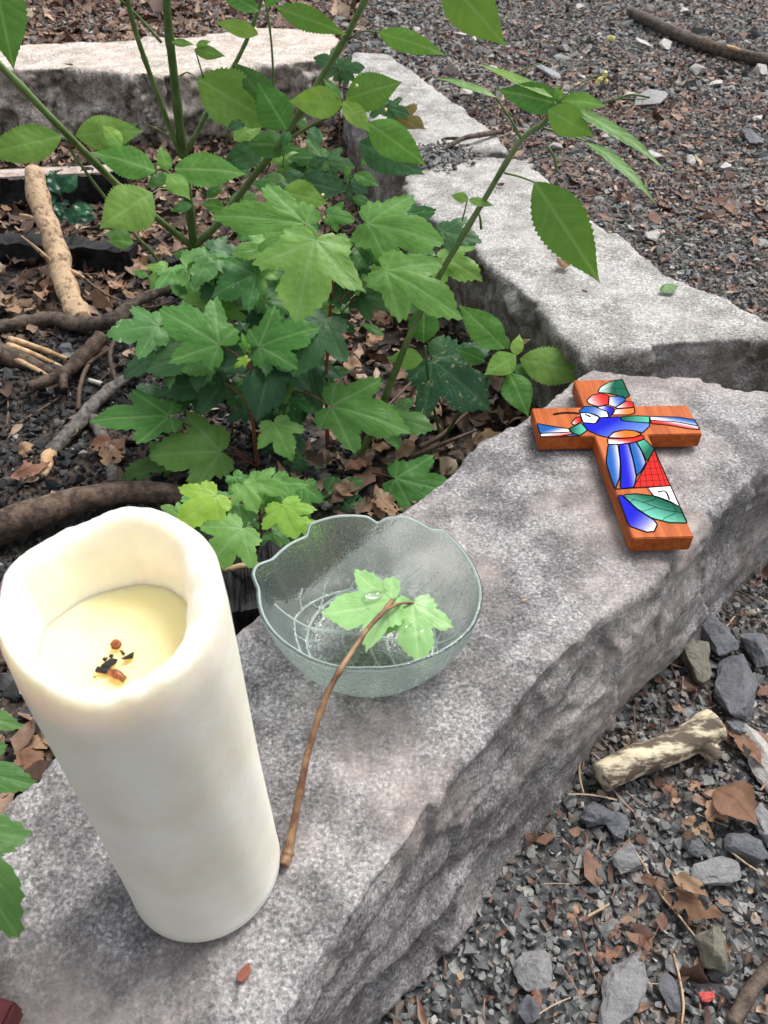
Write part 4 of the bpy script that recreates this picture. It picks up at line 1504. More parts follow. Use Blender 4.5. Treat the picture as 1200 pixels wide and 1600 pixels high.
maple_plant((405, 735), 'middle maple seedling with folded young tip and leaves spreading to both sides',
            [([(404, 738, 0), (395, 660, 0), (390, 600, 0), (386, 548, 0)], 0.0034, 0.0020)],
            [((343, 539), (250, 484), -0.02, 'map', 0.62, 0.92, {'pet': (388, 575, 0)}),
             ((405, 541), (498, 513), -0.03, 'map', 0.62, 0.90, {'pet': (390, 590, 0)}),
             ((335, 545), (228, 578), 0.03, 'mapd', 0.65, 0.80, {}),
             ((372, 484), (282, 464), 0.06, 'map', 0.6, 0.55, {}),
             ((345, 505), (262, 492), 0.08, 'mapd', 0.6, 0.8, {}),
             ((415, 500), (365, 490), 0.06, 'mapd', 0.6, 0.9, {}),
             ((350, 596), (248, 616), 0.03, 'mapd', 0.60, 0.72, {'pet': (392, 640, 0)}),
             ((430, 545), (402, 656), 0.03, 'mapd', 0.65, 0.95, {}),
             ((480, 560), (500, 640), 0.06, 'mapd', 0.65, 0.8, {}),
             ((265, 650), (143, 658), -0.02, 'map', 0.60, 0.62, {'pet': (395, 720, 0)}),
             ((345, 706), (234, 712), -0.04, 'map', 0.66, 0.98, {'pet': (402, 730, 0)}),
             ((288, 728), (188, 748), 0.0, 'bald', 0.60, 0.85, {}),
             ((428, 660), (456, 720), -0.06, 'map', 0.60, 0.85, {'pet': (398, 690, 0)}),
             ((385, 640), (355, 660), 0.02, 'mapd', 0.5, 0.8, {}),
             ((386, 548), (378, 520), 0.0, 'mapl', 0.6, 0.5, {}),
             ((386, 560), (366, 575), -0.01, 'mapl', 0.6, 0.6, {}),
             ((470, 728), (400, 690), 0.02, 'mapd', 0.6, 0.9, {}),
             ((470, 725), (505, 765), 0.0, 'mapd', 0.6, 0.9, {}),
             ((545, 740), (602, 748), 0.0, 'bald', 0.55, 1.0, {}),
             ((510, 768), (580, 812), -0.06, 'maps', 0.62, 0.95, {}),
             ((480, 745), (440, 700), -0.0, 'maps', 0.5, 0.8, {}),
             ((618, 748), (719, 774), -0.05, 'map', 0.62, 0.82, {'pet': (560, 740, 0)})], M_REDST)
maple_plant((383, 935), 'lowest maple seedling with yellow-green leaves between the candle and the bowl',
            [([(383, 940, 0), (392, 880, 0), (408, 830, 0), (400, 770, 0)], 0.0042, 0.0020)],
            [((337, 774), (278, 822), -0.02, 'mapl', 0.60, 1.05, {'pet': (400, 800, 0)}),
             ((380, 758), (402, 802), 0.0, 'map', 0.60, 0.95, {}),
             ((395, 752), (448, 770), 0.03, 'map', 0.60, 0.95, {}),
             ((440, 788), (462, 842), -0.02, 'mapl', 0.60, 1.15, {'pet': (402, 815, 0)}),
             ((470, 815), (490, 842), 0.0, 'mapl', 0.5, 0.9, {}),
             ((378, 826), (322, 890), -0.05, 'map', 0.66, 1.02, {'pet': (395, 870, 0)}),
             ((330, 812), (300, 850), 0.03, 'mapd', 0.5, 0.9, {}),
             ((398, 840), (425, 860), 0.03, 'mapd', 0.5, 0.9, {}),
             ((283, 805), (252, 790), 0.03, 'map', 0.5, 0.8, {})], M_TWIG)
# shaded under-leaves that close the gaps between the larger ones
seedlings = [o for o in COL.objects if o.name.startswith('maple_seedling')]
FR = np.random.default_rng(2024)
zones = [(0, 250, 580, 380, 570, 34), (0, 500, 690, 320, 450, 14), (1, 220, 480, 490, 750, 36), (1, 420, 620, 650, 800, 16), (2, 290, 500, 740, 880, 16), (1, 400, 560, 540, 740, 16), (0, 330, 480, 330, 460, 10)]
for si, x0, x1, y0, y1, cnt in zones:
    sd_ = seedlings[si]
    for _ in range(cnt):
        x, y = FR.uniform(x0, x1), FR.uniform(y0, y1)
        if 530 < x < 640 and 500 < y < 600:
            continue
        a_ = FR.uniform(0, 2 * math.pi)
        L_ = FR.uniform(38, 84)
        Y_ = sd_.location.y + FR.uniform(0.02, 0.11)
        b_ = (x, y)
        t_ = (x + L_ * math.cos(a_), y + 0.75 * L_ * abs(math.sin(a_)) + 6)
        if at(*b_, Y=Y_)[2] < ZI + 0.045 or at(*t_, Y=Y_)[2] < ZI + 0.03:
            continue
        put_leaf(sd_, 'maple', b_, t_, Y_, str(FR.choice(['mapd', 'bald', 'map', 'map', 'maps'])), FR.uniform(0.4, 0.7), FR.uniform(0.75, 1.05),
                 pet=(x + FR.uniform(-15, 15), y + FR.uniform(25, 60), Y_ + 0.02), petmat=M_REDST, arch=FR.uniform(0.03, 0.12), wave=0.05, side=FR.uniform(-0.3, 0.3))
# the big old leaf eaten by leaf miners
b0 = at(640, 660, z=ZI + 0.01)
p = empty('maple_seedling', b0, 'maple shoot with one large dark leaf scarred by pale mined trails', 'plant', 'maple seedlings growing in the bed')
stem(p, [(600, 700, b0[1]), (640, 620, b0[1]), (674, 563, b0[1] - 0.02)], 0.0026, 0.0014, M_REDST)
put_leaf(p, 'maple', (676, 562), (764, 640), b0[1] - 0.03, 'mine', 0.62, 1.05, arch=0.08)
# plant just outside the left edge of the view
b0 = at(-60, 1150, z=ZI + 0.01)
p = empty('maple_seedling', b0, 'maple leaves reaching in beside the base of the candle', 'plant', 'maple seedlings growing in the bed')
stem(p, [(-60, 1150, b0[1]), (-80, 1100, b0[1] - 0.01), (-85, 1050, b0[1] - 0.02)], 0.003, 0.002, M_REDST)
for b_, t_, Y_, k_, w_ in [((-60, 1112), (36, 1136), 0.36, 0.55, 0.60), ((-75, 1198), (58, 1228), 0.30, 0.5, 0.60), ((-90, 1290), (28, 1462), 0.225, 0.75, 0.66)]:
    put_leaf(p, 'maple', b_, t_, Y_, 'bald', k_, w_, arch=0.06, pet=(-100, 1090, b0[1] - 0.01), petmat=M_REDST)
# far small seedlings
for (bx, by), label, lv in [
    ((520, 330), 'small dark maple seedling in front of the far corner block', [((530, 105), (490, 90), 'mapd'), ((535, 108), (570, 105), 'mapd'), ((545, 112), (520, 125), 'bald'), ((600, 165), (560, 158), 'mapd'), ((605, 168), (640, 180), 'mapd'), ((618, 182), (664, 205), 'brown')]),
    ((505, 390), 'low dark maple seedling deep in the shade against the side block', [((505, 248), (450, 245), 'bald'), ((508, 252), (555, 262), 'mapd'), ((470, 262), (430, 275), 'bald'), ((540, 285), (575, 300), 'mapd'), ((480, 300), (450, 290), 'mapd')])]:
    b0 = at(bx, by, z=ZI + 0.02)
    p = empty('maple_seedling', b0, label, 'plant', 'maple seedlings growing in the bed')
    Yb = b0[1]
    top = lv[0][0]
    stem(p, [(bx, by, Yb), ((bx + top[0]) / 2 + 5, (by + top[1]) / 2, Yb), (top[0], top[1], Yb)], 0.0022, 0.0013, M_TWIG)
    for b_, t_, m_ in lv:
        put_leaf(p, 'maple', b_, t_, Yb + LR.uniform(-0.03, 0.02), m_, 0.65, 0.9, pet=(top[0], top[1] + 30, Yb), petmat=M_TWIG)
# holly
b0 = at(112, 372, z=ZI + 0.02)
p = empty('holly_sprig', b0, 'small glossy dark holly sprig beside the debarked stick', 'plant')
stem(p, [(112, 378, b0[1]), (103, 335, b0[1]), (92, 295, b0[1])], 0.0022, 0.0014, M_TWIG)
for b_, t_, k_ in [((95, 305), (78, 265), 0.6), ((98, 300), (122, 272), 0.7), ((100, 312), (110, 322), 0.7), ((88, 308), (58, 318), 0.6), ((100, 318), (82, 335), 0.5), ((104, 325), (118, 355), 0.7), ((110, 330), (150, 325), 0.5), ((108, 345), (152, 340), 0.4), ((95, 330), (90, 352), 0.5)]:
    put_leaf(p, 'ovate', b_, t_, b0[1] - 0.02, 'holly', k_, 0.62, teeth=0.22, cup=-0.4, wave=0.08)

# ------------------------------------------------------------------ cut sprig in the bowl
sp = empty('maple_sprig', at(447, 1345, z=0.006), 'cut maple twig leaning into the glass bowl with two wet leaves', 'sprig')
tw = [at(442, 1352, z=0.005), at(452, 1325, z=0.007), at(466, 1250, z=0.022), at(484, 1165, z=0.043), at(510, 1088, z=0.060), at(536, 1040, z=0.0715), at(572, 986, z=0.066), at(600, 955, z=0.056), at(613, 938, z=0.050)]
M_SPRIG = plain('sprig_bark', (0.115, 0.048, 0.026), 0.5, 75, 0.4, 0.0010, col2=(0.27, 0.165, 0.085))
tt_ = np.linspace(0, 1, 90)
tr_ = np.interp(tt_, np.linspace(0, 1, 9), [0.0044, 0.0032, 0.0027, 0.0025, 0.0023, 0.0021, 0.0019, 0.0019, 0.0022])
for q_ in (0.10, 0.27, 0.46, 0.60, 0.72, 0.84, 0.93):
    tr_ = tr_ * (1 + 0.32 * np.exp(-((tt_ - q_) / 0.010) ** 2))
tube('twig', tw, list(tr_), M_SPRIG, sp, n=90, segs=12, rough=0.12)
tube('petiole', [tw[-2], at(625, 943, z=0.052), at(646, 942, z=0.048)], [0.0014, 0.0012, 0.0012], M_SPRIG, sp, n=10, segs=8)
la = at(612, 940, z=0.049)
lfa = leaf('maple', la, at(503, 960, z=0.040), np.array([0.05, -0.10, 1.0]), LM['wet'], sp, LR, 1.05, arch=-0.02, wave=0.02, cup=-0.12)
lb = at(645, 943, z=0.048)
lfb = leaf('maple', lb, at(655, 1037, z=0.030), np.array([0.0, -0.25, 1.0]), LM['wet'], sp, LR, 1.0, arch=0.05, wave=0.03)
M_WATER, ns, ls, b = new_mat('water_drop')
b.inputs['Base Color'].default_value = (1, 1, 1, 1)
b.inputs['Transmission Weight'].default_value = 1
b.inputs['IOR'].default_value = 1.33
b.inputs['Roughness'].default_value = 0.02
for x, y, r in ((583, 928, 0.0052), (602, 922, 0.0018), (606, 953, 0.0014), (636, 978, 0.0014), (643, 972, 0.0010), (660, 985, 0.0018), (575, 950, 0.0010), (625, 960, 0.0012)):
    c = at(x, y, z=0.050 if y < 940 else 0.0455)
    bm = bmesh.new()
    bmesh.ops.create_icosphere(bm, subdivisions=3, radius=r)
    for v in bm.verts:
        v.co.z *= 0.5
        v.co.x *= 1.5 if r > 0.004 else 1
        v.co += Vector(c)
    me = bpy.data.meshes.new('water_drop')
    bm.to_mesh(me)
    bm.free()
    me.polygons.foreach_set('use_smooth', np.ones(len(me.polygons), bool))
    me.materials.append(M_WATER)
    link('water_drop', me, sp)

# ------------------------------------------------------------------ painted cross
ZC, TC = 0.0225, 0.018
def cp(x, y, z=None):
    """Corner of the cross face as measured in an enlarged view."""
    return at(780 + x / 2.857, 540 + y / 2.857, z=ZC if z is None else z)


top_c = np.array([cp(442, 152), cp(733, 857)])          # middle of head and foot
axis = unit(top_c[1] - top_c[0])
lat = np.array([-axis[1], axis[0], 0.0])
lat = lat if lat[0] > 0 else -lat
O = top_c[0]
shaft_l = np.linalg.norm(top_c[1] - top_c[0])


def loc(p):
    d = p - O
    return np.array([d @ lat, d @ axis])


hw_t = abs(loc(cp(550, 146))[0] - loc(cp(335, 158))[0]) / 2
hw_b = abs(loc(cp(868, 850))[0] - loc(cp(598, 865))[0]) / 2
hw = (hw_t + hw_b) / 2
ay0 = (loc(cp(352, 283))[1] + loc(cp(603, 262))[1]) / 2
ay1 = (loc(cp(425, 412))[1] + loc(cp(672, 390))[1]) / 2
axl = (loc(cp(152, 298))[0] + loc(cp(187, 425))[0]) / 2
axr = (loc(cp(832, 250))[0] + loc(cp(895, 372))[0]) / 2
outline = [(-hw, 0), (hw, 0), (hw, ay0), (axr, ay0), (axr, ay1), (hw, ay1), (hw, shaft_l), (-hw, shaft_l), (-hw, ay1), (axl, ay1), (axl, ay0), (-hw, ay0)]


def wp(l, z):
    q = O + lat * l[0] + axis * l[1]
    return (q[0], q[1], z)


M_CROSS, ns, ls, b = new_mat('varnished_cedar')
mp = ns.new('ShaderNodeMapping')
mp.inputs['Rotation'].default_value = (0, 0, -math.atan2(lat[1], lat[0]))
ls.new(coords(ns), mp.inputs[0])
mp2 = ns.new('ShaderNodeMapping')
mp2.inputs['Scale'].default_value = (18.0, 1.6, 18.0)
ls.new(mp.outputs[0], mp2.inputs[0])
n_ = node(ns, 'ShaderNodeTexNoise', Scale=7.0, Detail=6.0, Roughness=0.6, Distortion=0.4)
ls.new(mp2.outputs[0], n_.inputs['Vector'])
r_ = ramp(ns, [(0.28, (0.22, 0.050, 0.014)), (0.5, (0.38, 0.092, 0.023)), (0.75, (0.49, 0.140, 0.038))])
ls.new(n_.outputs[0], r_.inputs[0])
ls.new(r_.outputs[0], b.inputs['Base Color'])
b.inputs['Roughness'].default_value = 0.4
b.inputs['Specular IOR Level'].default_value = 0.07
bump(ns, ls, b, n_.outputs[0], 0.15, 0.0006)
cross = empty('painted_cross', wp((0, shaft_l / 2), ZC - TC), 'varnished reddish wooden cross painted with a blue bird, lying on granite', 'cross')
bm = bmesh.new()
vt = [bm.verts.new(wp(p_, ZC)) for p_ in outline]
vb = [bm.verts.new(wp(p_, ZC - TC)) for p_ in outline]
bm.faces.new(vt)
bm.faces.new(vb[::-1])
for i in range(12):
    j = (i + 1) % 12
    bm.faces.new((vt[i], vb[i], vb[j], vt[j]))
bmesh.ops.recalc_face_normals(bm, faces=bm.faces)
bmesh.ops.bevel(bm, geom=list(bm.edges), offset=0.0009, segments=2, affect='EDGES')
bmesh.ops.triangulate(bm, faces=[f for f in bm.faces if len(f.verts) > 4])
me = bpy.data.meshes.new('wooden_body')
bm.to_mesh(me)
bm.free()
me.materials.append(M_CROSS)
link('wooden_body', me, cross)

M_PAINT, ns, ls, b = new_mat('enamel_paint')
a_ = ns.new('ShaderNodeAttribute')
a_.attribute_name = 'paint'
n_ = node(ns, 'ShaderNodeTexNoise', Scale=260.0, Detail=4.0)
ls.new(coords(ns), n_.inputs['Vector'])
rr = ramp(ns, [(0.3, (0.86, 0.86, 0.86)), (0.7, (1.06, 1.06, 1.06))])
ls.new(n_.outputs[0], rr.inputs[0])
ls.new(mixc(ns, ls, 1.0, a_.outputs['Color'], rr.outputs[0], 'MULTIPLY'), b.inputs['Base Color'])
b.inputs['Roughness'].default_value = 0.4
b.inputs['Specular IOR Level'].default_value = 0.03
M_INK = plain('black_outline_paint', (0.004, 0.004, 0.005), 0.5, spec=0.02)

BLUE, SKYB, WHITE, RED, GREEN, TEAL, ORANGE = (0.006, 0.009, 0.42), (0.008, 0.085, 0.33), (0.80, 0.80, 0.82), (0.52, 0.016, 0.012), (0.004, 0.085, 0.048), (0.075, 0.40, 0.28), (0.66, 0.14, 0.015)


def clampc(l):
    x, y = l
    e = 0.0006
    if ay0 < y < ay1 or abs(x) > hw + 0.004:
        y = np.clip(y, ay0 + e, ay1 - e)
        return np.array([np.clip(x, axl + e, axr - e), y])
    return np.array([np.clip(x, -hw + e, hw - e), np.clip(y, e, shaft_l - e)])


def smooth_poly(P, n=5):
    """Round an outline a little (corner cutting)."""
    for _ in range(1):
        Q = []
        for i in range(len(P)):
            a_, b_ = P[i], P[(i + 1) % len(P)]
            Q += [a_ * 0.90 + b_ * 0.10, a_ * 0.10 + b_ * 0.90]
        P = np.array(Q)
    return P


paint_n = [0]


def paint(name, pts, c0, c1=None, g0=None, g1=None, rnd=True, line=0.00072):
    """A painted field with its black outline. c0 at g0 shading to c1 at g1."""
    P = np.array([loc(cp(*q)) for q in pts])
    if rnd:
        P = smooth_poly(P)
    P = np.array([clampc(p_) for p_ in P])
    z = ZC + 0.00022 + 0.00002 * (paint_n[0] % 5)
    paint_n[0] += 1
    bm = bmesh.new()
    vs = [bm.verts.new(wp(p_, z)) for p_ in P]
    try:
        f = bm.faces.new(vs)
    except ValueError:
        bm.free()
        return
    bm.normal_update()
    if f.normal.z < 0:
        f.normal_flip()
    bmesh.ops.triangulate(bm, faces=[f])
    if c1 is not None:
        bmesh.ops.subdivide_edges(bm, edges=list(bm.edges), cuts=5, use_grid_fill=True)
    me = bpy.data.meshes.new(name)
    bm.to_mesh(me)
    bm.free()
    co = np.array([v.co[:] for v in me.vertices])
    if c1 is None:
        C = np.tile(np.array(c0), (len(co), 1))
    else:
        dv = co - CAM
        dp = dv @ FW
        uvp = np.c_[(600 + dv[:, 0] / dp * FPX - 780) * 2.857, (800 - (dv @ UPV) / dp * FPX - 540) * 2.857]
        a_, b_ = np.array(g0, float), np.array(g1, float)
        t = np.clip(((uvp - a_) @ (b_ - a_)) / ((b_ - a_) @ (b_ - a_)), 0, 1)[:, None]
        t = t ** 2.8 if c1 == WHITE else (1 - (1 - t) ** 2.8 if c0 == WHITE else t)
        C = np.array(c0) * (1 - t) + np.array(c1) * t
    at_ = me.attributes.new('paint', 'FLOAT_COLOR', 'POINT')
    at_.data.foreach_set('color', np.c_[C, np.ones(len(C))].astype(np.float32).ravel())
    me.materials.append(M_PAINT)
    o = link(name, me, cross)
    ink('outline', [wp(p_, 0)[:2] for p_ in P], line, True, o)
    return o


def ink(name, P, w, closed, parent):
    P = np.array(P)
    n = len(P)
    V, F = [], []
    z = ZC + 0.00046
    for i in range(n):
        a_ = P[(i - 1) % n] if closed or i > 0 else P[i]
        b_ = P[(i + 1) % n] if closed or i < n - 1 else P[i]
        d = unit(b_ - a_)
        nn_ = np.array([-d[1], d[0]])
        V += [(*(P[i] + nn_ * w), z), (*(P[i] - nn_ * w), z)]
    for i in range(n if closed else n - 1):
        j = (i + 1) % n
        F.append((2 * i, 2 * i + 1, 2 * j + 1, 2 * j))
    me = mesh_np(name, np.array(V), F, M_INK, False)
    bm = bmesh.new()
    bm.from_mesh(me)
    for f in bm.faces:
        f.normal_update()
        if f.normal.z < 0:
            f.normal_flip()
    bm.to_mesh(me)
    bm.free()
    o = bpy.data.objects.new(name, me)
    COL.objects.link(o)
    o.parent = parent
    if parent.parent is None:
        o.location = -parent.location
    return o


def ink_line(name, pts, w=0.0004, n=16):
    P = catmull([cp(*q) for q in pts], n)[:, :2]
    return ink(name, P, w, False, cross)


paint('painted_leaf', [(440, 208), (452, 186), (492, 162), (552, 144), (585, 224), (562, 236), (525, 222), (480, 213)], (0.55, 0.75, 0.66), GREEN, (445, 190), (500, 205))
paint('painted_petal', [(391, 246), (413, 223), (455, 213), (491, 226), (488, 263), (440, 273), (400, 259)], RED, WHITE, (470, 220), (400, 265))
paint('painted_petal', [(490, 228), (555, 227), (566, 245), (520, 276), (488, 266)], SKYB, WHITE, (555, 230), (495, 265))
paint('painted_petal', [(514, 281), (565, 248), (598, 254), (603, 277)], RED, WHITE, (590, 250), (535, 282))
paint('painted_petal', [(500, 309), (518, 285), (603, 278), (605, 302), (580, 310)], ORANGE, WHITE, (600, 295), (510, 295))
paint('painted_head', [(358, 292), (375, 272), (425, 272), (482, 296), (490, 319), (450, 323), (438, 312), (400, 302), (362, 301)], SKYB, WHITE, (380, 276), (470, 322))
paint('painted_crest', [(436, 277), (470, 268), (510, 280), (514, 298), (492, 318), (482, 296)], BLUE, WHITE, (500, 285), (450, 280))
paint('painted_face', [(360, 302), (400, 302), (448, 321), (430, 348), (374, 344)], WHITE)
ink_line('painted_eye', [(382, 308), (396, 313), (408, 320)], 0.0012)
ink_line('painted_beak', [(240, 308), (280, 302), (320, 301), (358, 304)], 0.0015)
paint('painted_throat', [(321, 347), (342, 322), (362, 318), (368, 342), (338, 356)], RED, WHITE, (362, 335), (325, 350))
paint('painted_wing', [(309, 372), (366, 345), (394, 379), (360, 402), (320, 388)], TEAL, GREEN, (380, 375), (325, 375))
paint('painted_feather', [(166, 348), (220, 358), (310, 372), (320, 386), (250, 391), (176, 392)], SKYB, WHITE, (240, 360), (250, 392))
paint('painted_feather', [(178, 394), (318, 386), (330, 393), (275, 418), (240, 424), (188, 426)], WHITE, RED, (235, 392), (240, 420))
paint('painted_feather', [(270, 420), (328, 394), (362, 402), (345, 413), (300, 418)], WHITE, SKYB, (300, 395), (330, 415))
paint('painted_body', [(370, 346), (430, 349), (452, 323), (540, 318), (546, 336), (600, 342), (670, 347), (672, 360), (640, 390), (605, 381), (560, 377), (512, 386), (486, 412), (440, 400), (392, 377)], BLUE, (0.12, 0.22, 0.62), (490, 350), (535, 440))
paint('painted_belly', [(484, 411), (512, 388), (560, 378), (605, 382), (638, 397), (600, 411), (540, 414)], WHITE, ORANGE, (495, 415), (570, 380))
paint('painted_shoulder', [(540, 318), (610, 314), (671, 317), (672, 346), (600, 342), (546, 336)], GREEN, TEAL, (560, 325), (670, 335))
paint('painted_feather', [(672, 317), (800, 320), (884, 333), (892, 360), (790, 341), (675, 334)], SKYB, WHITE, (800, 318), (795, 345))
paint('painted_feather', [(675, 334), (790, 341), (894, 362), (898, 376), (840, 371), (760, 356), (678, 349)], WHITE, RED, (780, 338), (775, 362))
paint('painted_belt', [(484, 416), (540, 417), (600, 412), (640, 400), (648, 418), (600, 433), (540, 441), (486, 441)], WHITE, RED, (560, 440), (565, 414))
paint('painted_tail_cover', [(612, 432), (648, 419), (695, 460), (660, 520), (632, 462)], TEAL, GREEN, (620, 430), (665, 470))
paint('painted_tail_feather', [(486, 442), (530, 442), (541, 520), (538, 590), (518, 642), (500, 600), (477, 522)], SKYB, WHITE, (498, 545), (546, 538))
paint('painted_tail_feather', [(534, 442), (577, 438), (600, 520), (613, 585), (602, 634), (540, 640), (544, 560)], BLUE, WHITE, (560, 550), (618, 540))
paint('painted_tail_feather', [(580, 438), (610, 431), (634, 468), (655, 524), (634, 562), (612, 585), (598, 512)], SKYB, WHITE, (606, 505), (656, 490))
paint('painted_roof', [(695, 464), (768, 626), (598, 635), (652, 540)], RED, rnd=False)
for q in (((682, 490), (706, 490)), ((664, 520), (720, 517)), ((646, 550), (733, 546)), ((630, 580), (746, 573)), ((613, 607), (757, 600)),
          ((668, 512), (690, 630)), ((684, 488), (722, 628)), ((648, 545), (660, 632)), ((628, 580), (632, 633)), ((693, 470), (745, 628))):
    ink_line('painted_tile_line', q, 0.00022, 2)
paint('painted_house_wall', [(663, 635), (771, 628), (808, 717), (760, 700), (690, 672)], WHITE, rnd=False)
ink_line('painted_door_line', [(708, 654), (742, 652), (760, 690)], 0.0009, 8)
ink_line('painted_door_line', [(708, 654), (722, 676)], 0.0003, 3)
ink_line('painted_ground_line', [(518, 642), (600, 636), (770, 627)], 0.0007, 6)
paint('painted_leaf', [(550, 668), (610, 662), (700, 673), (762, 696), (822, 726), (846, 793), (760, 791), (680, 771), (610, 726)], GREEN, (0.16, 0.55, 0.42), (720, 705), (685, 785))
for q in (((560, 672), (640, 700), (740, 735), (840, 750)), ((640, 700), (690, 690), (700, 675)), ((700, 722), (660, 735), (635, 742)), ((740, 735), (790, 740), (770, 702)), ((790, 748), (740, 770), (728, 785)), ((600, 688), (585, 700))):
    ink_line('painted_vein', q, 0.00025, 8)
for q in (((455, 205), (500, 190), (570, 195)), ((500, 190), (525, 160)), ((520, 190), (515, 215))):
    ink_line('painted_vein', q, 0.00025, 8)
paint('painted_hill', [(529, 671), (548, 668), (610, 728), (692, 781), (706, 800), (692, 830), (660, 834), (578, 806)], BLUE, WHITE, (590, 740), (690, 835))

# dark red wooden corner at the very edge of the block
p0, p1, p2 = at(-60, 1560, z=0), at(20, 1548, z=0), at(22, 1600, z=0)
bm = bmesh.new()
bmesh.ops.create_cube(bm, size=1.0)
for v in bm.verts:
    v.co = Vector((v.co.x * 0.10, v.co.y * 0.07, v.co.z * 0.02))
bmesh.ops.bevel(bm, geom=list(bm.edges), offset=0.002, segments=2, affect='EDGES')
me = bpy.data.meshes.new('red_wooden_block')
bm.to_mesh(me)
bm.free()
me.materials.append(M_REDWOOD)
rw = bpy.data.objects.new('red_wooden_block', me)
COL.objects.link(rw)
q = at(18, 1552, z=0.023)
rw.rotation_euler = (0, 0, math.radians(-12))
rw.location = (q[0] - 0.052, q[1] - 0.028, 0.0135)
tag(rw, 'dark red painted wooden corner at the near edge of the granite', 'wood')

# ------------------------------------------------------------------ sticks, logs and charred beams in the bed
def zb(x, y):
    """Height of the bed under a measured pixel."""
    p = at(x, y, z=ZI + 0.01)
    return float(bed_z(np.array([p[0]]), np.array([p[1]]))[0])


def stick(name, pts, radii, mat, label, cat='stick', lift=None, n=None, segs=12, rough=0.25, seed=0, group='sticks and branches in the bed', base_z=None):
    P = []
    for k, q in enumerate(pts):
        r = np.interp(k / (len(pts) - 1), np.linspace(0, 1, len(radii)), radii)
        l = q[2] if len(q) > 2 else 0.0
        z0 = (zb(q[0], q[1]) if base_z is None else base_z) + r * 0.8 + l
        P.append(at(q[0], q[1], z=z0))
    root = empty(name, P[0], label, cat, group)
    tube('wood', P, radii, mat, root, n=n or 10 * len(P), segs=segs, rough=rough, seed=seed)
    return root, P


def stub(root, a, b, r0, r1, mat, name='side_twig', rough=0.2):
    tube(name, [a, (a + b) / 2 + np.array([0, 0, 0.003]), b], [r0, (r0 + r1) / 2, r1], mat, root, n=12, segs=8, rough=rough)


rt, P = stick('debarked_stick', [(52, 268, 0.13), (75, 350, 0.08), (95, 420, 0.04), (112, 470, 0.02), (128, 502, 0.012)], [0.0190, 0.0215, 0.0205, 0.0200, 0.0200], M_DEBARK,
              'pale debarked stick leaning upright against the dark branch', rough=0.30, seed=1, segs=16)
stub(rt, P[2] - [0.006, 0, 0], at(33, 368, Y=P[2][1] - 0.01), 0.0055, 0.0012, M_DEBARK)
stub(rt, P[2] + [0.006, 0, 0], at(132, 435, Y=P[2][1] - 0.03), 0.006, 0.003, M_DEBARK)
stub(rt, P[1] - [0.006, 0, 0], at(30, 335, Y=P[1][1]), 0.007, 0.002, M_DEBARK)
stick('branch', [(-60, 520, 0.012), (20, 508, 0.014), (80, 500, 0.016), (130, 506, 0.018), (180, 500, 0.02), (215, 470, 0.02), (280, 445, 0.02), (345, 418, 0.02)], [0.010, 0.013, 0.014, 0.014, 0.014, 0.010, 0.008, 0.006], M_BARK,
      'dark crooked branch lying across under the debarked stick', seed=2, rough=0.3)
rt, P = stick('branch', [(158, 528, 0.03), (125, 562, 0.02), (95, 585, 0.016), (46, 606, 0.01)], [0.014, 0.0125, 0.011, 0.009], M_OLDWOOD, 'thick brown branch with a stub pointing down near the split log', seed=3)
stub(rt, P[2] + [0.004, 0, 0], at(100, 608, z=P[2][2] - 0.008), 0.008, 0.006, M_OLDWOOD, 'branch_stub')
rt, P = stick('split_log', [(-70, 520, 0.006), (0, 552, 0.006), (45, 568, 0.004), (82, 582, 0.0)], [0.020, 0.018, 0.013, 0.006], M_OLDWOOD, 'grey split log end with pale splintered wood', seed=4, rough=0.2)
for k, (a_, b_) in enumerate((((15, 530), (108, 562)), ((12, 540), (100, 575)), ((-10, 548), (78, 588)))):
    stub(rt, at(a_[0], a_[1], z=ZI + 0.04), at(b_[0], b_[1], z=ZI + 0.022), 0.0065, 0.003, M_RAWWOOD, 'splinter')
rt, P = stick('branch', [(200, 590, 0.012), (160, 618, 0.012), (130, 652, 0.01), (95, 690, 0.008), (78, 708, 0.006)], [0.008, 0.010, 0.0105, 0.0110, 0.0105], M_BARKG, 'grey barked branch with a snapped orange end beside the charcoal', seed=5)
tube('broken_end', [P[-1], at(74, 725, z=P[-1][2]), at(66, 744, z=P[-1][2] - 0.002)], [0.0102, 0.0095, 0.0060], M_RAWWOOD, rt, n=10, segs=10, rough=0.3)
stub(rt, P[0], at(225, 570, z=P[0][2] + 0.004), 0.008, 0.007, M_BARK, 'side_twig')
stick('branch', [(146, 655, 0.006), (160, 680, 0.006), (172, 710, 0.004), (176, 755, 0.002)], [0.0095, 0.0092, 0.0085, 0.008], M_BARKG, 'short grey branch pointing down towards the candle', seed=6)
rt, P = stick('bent_twig', [(122, 640, 0.004), (126, 600, 0.02), (142, 565, 0.02), (172, 545, 0.015)], [0.0034, 0.0034, 0.0036, 0.0034], M_TWIG, 'thin reddish twig curving round the cigarette end', seed=7, rough=0.1)
stick('bent_twig', [(182, 600, 0.01), (172, 560, 0.03), (180, 530, 0.04), (205, 500, 0.04)], [0.0036, 0.0036, 0.0034, 0.003], M_TWIG, 'arched reddish twig standing up from the charcoal', seed=8, rough=0.1)
